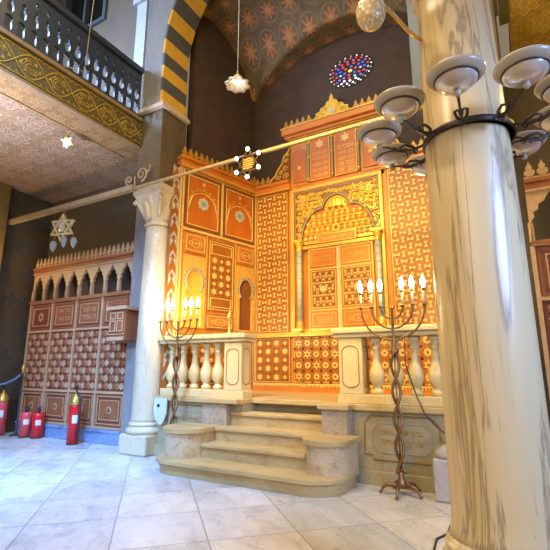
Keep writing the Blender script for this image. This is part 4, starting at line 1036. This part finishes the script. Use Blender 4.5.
# ------------------------------------------------------------------ chandelier round the near column
CX, CY = -.163, 2.6
root = thing('chandelier', 'iron ring chandelier of grey glass dishes encircling the thick foreground column', 'chandelier', (CX, CY, 2.5))
m = MB('iron'); m.lathe([(.244, 2.60), (.254, 2.597), (.257, 2.602), (.257, 2.628), (.254, 2.633), (.244, 2.63), (.244, 2.60)], (CX, CY, 0), 56)
m.build('iron_ring', root)
yaw = radians(29.5)
for k in range(10):
    a = radians(241 - 36 * k) + yaw; dx, dy = cos(a), sin(a); R = .51
    px, py = CX + dx * R, CY + dy * R; tx, ty = -dy, dx
    m = MB('iron')
    m.tube([(CX + dx * r, CY + dy * r, z) for r, z in ((.250, 2.615), (.32, 2.59), (.375, 2.58), (.425, 2.60), (.465, 2.62), (R, 2.625))], .007, 6)
    for sgn in (-1, 1):   # curled leaves on the arm
        m.tube([(CX + dx * r + tx * o_ * sgn, CY + dy * r + ty * o_ * sgn, z) for r, o_, z in ((.29, 0, 2.585), (.325, .026, 2.60), (.365, .032, 2.61), (.395, .016, 2.60), (.38, .004, 2.59))], [.009, .009, .008, .006, .004], 6)
    for q in range(4):
        r = .31 + q * .035; z = 2.575 + q * .008
        th = q * pi / 2
        m.tube([(CX + dx * (r + .014 * cos(t)) + tx * .010 * sin(t) * cos(th), CY + dy * (r + .014 * cos(t)) + ty * .010 * sin(t) * cos(th), z + .010 * sin(t) * sin(th) + .012 * cos(t)) for t in [i * 2 * pi / 10 for i in range(10)]], .004, 5, True)
    arm = m.build('arm', root)
    m = MB('dishglass')
    m.lathe([(.100, 2.696), (.112, 2.699), (.130, 2.712), (.139, 2.726), (.137, 2.735), (.128, 2.735), (.113, 2.717), (.101, 2.708), (.100, 2.696)], (px, py, 0), 32); dish = m.build('dish_rim', arm)
    m = MB('iron'); m.tube([(px + .103 * cos(t), py + .103 * sin(t), 2.694) for t in [i * 2 * pi / 28 for i in range(28)]], .0055, 6, True); m.build('holder_ring', arm)
    m = MB('bowlglass'); m.lathe([(0.1030, 2.7000), (0.1006, 2.6868), (0.0913, 2.6703), (0.0702, 2.6538), (0.0368, 2.6439), (0.0147, 2.6386), (0.0105, 2.6426), (0.0357, 2.6479), (0.0655, 2.6584), (0.0854, 2.6736), (0.0936, 2.6894), (0.0959, 2.7000), (0.1030, 2.7000)], (px, py, 0), 28); m.build('glass_bowl', arm)
    m = MB('greenglass' if k in (1, 7) else 'dishglass'); m.lathe([(.001, 2.604), (.012, 2.608), (.018, 2.62), (.014, 2.632), (.012, 2.644), (.001, 2.646)], (px, py, 0), 14); m.build('glass_knob', arm)

root.location = (CX + .012, CY, 2.503)
# globe lamp on the near column
root = thing('wall_lamp', 'mottled glass globe lamp on a curved arm at the top of the foreground column', 'lamp', (-.36, 2.45, 3.34))
gx, gy, gz = -.545, 2.06, 3.25
m = MB('brass'); m.tube([(-.35, 2.47, 3.30), (-.40, 2.36, 3.30), (-.45, 2.25, 3.34), (-.50, 2.15, 3.37), (-.545, 2.06, 3.365), (-.545, 2.06, 3.33)], .012, 8); m.build('arm', root)
m = MB('globe2'); m.lathe([(.03, .09), (.055, .082), (.076, .05), (.084, .01), (.078, -.035), (.062, -.068), (.04, -.088), (.001, -.10)], (gx, gy, gz), 24); m.build('globe_shade', root)
m = MB('brass'); m.lathe([(.012, .12), (.034, .105), (.036, .085), (.03, .085)], (gx, gy, gz), 16); m.build('gallery_cap', root)

# ------------------------------------------------------------------ hanging lamps
def flower_lamp(label, x, y, z, zt, size, cat='lamp', starry=False):
    root = thing('pendant_lamp', label, cat, (x, y, z))
    m = MB('wire'); m.tube([(x, y, z + size * .9), (x, y, (z + zt) / 2), (x, y, zt)], .006, 6); m.build('cord', root)
    m = MB('brass'); m.lathe([(.01, z + size * 1.25), (.02, z + size * 1.15), (.014, z + size * 1.0), (size * .3, z + size * .75), (size * .28, z + size * .6)], (x, y, 0), 14); m.build('holder', root)
    m = MB('shade')
    if not starry:
        m.lathe([(size * .25, z + size * .75), (size * .45, z + size * .5), (size * .55, z + size * .25), (size * .8, z + .05 * size), (size, z), (size * .94, z - .03), (size * .72, z + .01), (size * .5, z + size * .2), (size * .4, z + size * .45), (size * .22, z + size * .7)], (x, y, 0), 48, ripple=(.09, 8))
        m.build('flower_shade', root)
        m = MB('smallbulb'); m.sphere((x, y, z + size * .2), size * .22); m.build('bulb', root)
    else:
        for k in range(6):
            a = k * pi / 3; m.lathe([(size * .34, 0), (.001, size * .75)], (x, y, z + size * .3), 5, rot=Matrix.Rotation(a, 3, 'Y') , smooth=False)
        for k in range(2): m.lathe([(size * .34, 0), (.001, size * .75)], (x, y, z + size * .3), 5, rot=Matrix.Rotation(pi / 2 + k * pi, 3, 'X'), smooth=False)
        m.sphere((x, y, z + size * .3), size * .42); m.mats = ['lit_shade']; m.build('star_shade', root)
flower_lamp('flower shaped glass pendant lamp hanging on a long cord under the arch', -3.66, 5.2, 5.90, 9.0, .20)
flower_lamp('star shaped glass pendant lamp hanging under the gallery soffit', -6.1, 3.9, 4.84, 5.1, .155, starry=True)
m = MB('wire'); m.tube([(-5.42, 3.62, 5.68), (-5.42, 3.66, 7.6), (-5.42, 3.72, 9.6)], .006, 6); m.tube([(-5.42, 3.62, 5.75), (-5.47, 3.3, 5.66)], .005, 6)
o = m.build('hanging_cord', loc=(-5.42, 3.62, 5.68)); tag(o, 'pale cord hanging in front of the dark gallery balustrade', 'cord')

def hexframe(m, fr, R, t, w0, w1, cu=0, cv=0, rot=pi / 2):
    for s in (0, 1):
        a = [(cu + R * cos(rot + pi * s + 2 * pi * i / 3), cv + R * sin(rot + pi * s + 2 * pi * i / 3)) for i in range(3)]
        b_ = [(cu + (R - 2 * t) * cos(rot + pi * s + 2 * pi * i / 3), cv + (R - 2 * t) * sin(rot + pi * s + 2 * pi * i / 3)) for i in range(3)]
        e = .004 * s; m.prism(fr, [a, b_], w0 - e, w1 + e)
root = thing('star_pendant', 'open six pointed star pendant with three glass drops hanging from the tie rod', 'pendant', (-7.38, 4.82, 4.27))
fr = Fr((-7.38, 4.82, 3.90), (.93, .25, 0))
m = MB('candle'); hexframe(m, fr, .28, .022, -.03, .03); m.build('star_frame', root)
m = MB('shade'); m.lathe([(.06, 4.03), (.075, 3.99), (.07, 3.89), (.055, 3.81)], (-7.38, 4.82, 0), 16); m.build('glass_lantern', root)
m = MB('brass'); m.tube([(-7.38, 4.82, 4.27), (-7.38, 4.82, 4.02)], .01, 6); m.lathe([(.02, 4.03), (.06, 4.04), (.03, 4.10), (.01, 4.16)], (-7.38, 4.82, 0), 12); m.build('hanger', root)
for k, (du, zz) in enumerate(((-.17, 3.55), (.06, 3.62), (.28, 3.59))):
    p = fr.P(du, 0, 0); m = MB('drop'); m.lathe([(.001, zz - .12), (.03, zz - .08), (.06, zz), (.062, zz + .05), (.04, zz + .09), (.012, zz + .10)], (p.x, p.y, 0), 14)
    m.mat('brass').tube([(p.x, p.y, zz + .10), (p.x * .5 - 3.69, p.y, 3.82)], .004, 5); m.build('glass_drop', root)

root = thing('star_lamp', 'star shaped lamp ringed with small lit bulbs hanging on the tie rod', 'lamp', (-3.13, 4.82, 4.28))
fr = Fr((-3.13, 4.77, 4.15), (1, 0, 0))
m = MB('iron'); hexframe(m, fr, .25, .022, -.03, .03); m.build('star_frame', root)
m = MB('wood_deep'); m.prism(fr, ngon(6, .11, 0, 0, pi / 6), -.02, .02); m.mat('goldtrim'); 
for q in range(5): m.box(-.08, .08, -.08 + q * .035, -.065 + q * .035, .02, .026, fr)
m.build('centre_plate', root)
for k in range(6):
    a = pi / 6 + k * pi / 3 + pi / 6 * 0
    p = fr.P(.215 * cos(a), .215 * sin(a), .04)
    m = MB('smallbulb'); m.sphere(p, .030, 12, 8); m.build('bulb', root)

# ------------------------------------------------------------------ lights
def lamp(typ, name, loc, target, power, col, size=.3, ang=60, blend=.6, sy=None, spread=180):
    l = bpy.data.lights.new(name, typ); l.energy = power; l.color = col
    if typ == 'AREA':
        l.size = size; l.spread = radians(spread)
        if sy: l.shape = 'RECTANGLE'; l.size_y = sy
    elif typ == 'SPOT': l.spot_size = radians(ang); l.spot_blend = blend; l.shadow_soft_size = size
    else: l.shadow_soft_size = size
    o = bpy.data.objects.new(name, l); COL.objects.link(o); o.location = loc
    o.rotation_euler = (Vector(target) - Vector(loc)).to_track_quat('-Z', 'Y').to_euler(); return o
WARM = (1, .68, .17)
lamp('SPOT', 'ark_spot', (-3.4, 1.6, 5.6), (-3.0, 7.1, 2.4), 740, WARM, .25, 58)
lamp('SPOT', 'ark_spot', (-1.6, 1.6, 5.6), (-2.6, 7.1, 2.1), 640, WARM, .25, 58)
lamp('AREA', 'nave_fill', (-2.0, 2.0, 8.2), (-1.4, 3.2, 0), 330, (1, .82, .52), 3)  # added warm overhead fill for floor and steps, source unseen
lamp('AREA', 'front_area_light', (-1.0, -3.5, 4.5), (-1.6, 4, 1.5), 150, (1, .80, .52), 3)  # warm area light behind the camera, aimed towards the platform
lamp('SPOT', 'steps_fill_spot', (-2.6, 2.6, 6.6), (-2.75, 5.7, .9), 420, (1, .70, .22), .2, 34, .9)  # added spot to turn the upper steps and platform golden
lamp('SPOT', 'column_fill_spot', (-2.2, .2, 4.7), (-.16, 2.6, 1.7), 270, (1, .80, .50), .2, 44, .8)  # added warm spot to brighten the foreground column
lamp('POINT', 'aisle_lamp', (1.5, 4.2, 4.0), (1.5, 4.2, 0), 55, WARM, .1)
lamp('POINT', 'aisle_lamp', (-8.9, 4.2, 3.3), (-8.9, 4, 0), 45, (1, .62, .22), .1)
lamp('AREA', 'floor_blue_fill', (-3.6, .2, 7.4), (-5.9, 3.3, 0), 270, (.08, .34, 1), 1.2, spread=62)  # added overhead blue light imitating window daylight on the left floor
lamp('SPOT', 'front_window', (-4.6, -2.5, 4.4), (-6.5, 4.6, .8), 2600, (.26, .48, 1), .5, 46, .8)
lamp('AREA', 'soffit_blue_fill', (-6.6, .6, 2.6), (-6.3, 2.4, 5.1), 150, (.55, .62, 1), 1.0, spread=75)  # added uplight for the bluish glow on the left soffit
lamp('AREA', 'side_window', (3.4, 1.0, 3.0), (-.15, 2.7, 1.6), 62, (.26, .46, 1), 1.4, spread=70)
lamp('AREA', 'gallery_window', (-8.6, .2, 8.2), (-6.8, 5.4, 6.6), 260, (.42, .62, 1), 1.6, spread=100)
wd = bpy.data.worlds.new('world'); SC.world = wd; wd.use_nodes = True
bg = wd.node_tree.nodes['Background']; bg.inputs[0].default_value = (1, .78, .50, 1); bg.inputs[1].default_value = .25

# ------------------------------------------------------------------ camera
cam = bpy.data.cameras.new('camera'); cam.sensor_width = 36; cam.lens = 36 * 430 / 550; cam.clip_start = .05
co = bpy.data.objects.new('camera', cam); COL.objects.link(co); co.location = (0, 0, 1.3)
th = radians(12.1)
F = Vector((-sin(yaw) * cos(th), cos(yaw) * cos(th), sin(th)))
co.rotation_euler = F.to_track_quat('-Z', 'Y').to_euler(); SC.camera = co
SC.view_settings.view_transform = 'Standard'; SC.view_settings.look = 'None'; SC.view_settings.gamma = 1
SC.view_settings.use_curve_mapping = False; SC.view_settings.exposure = 0.0
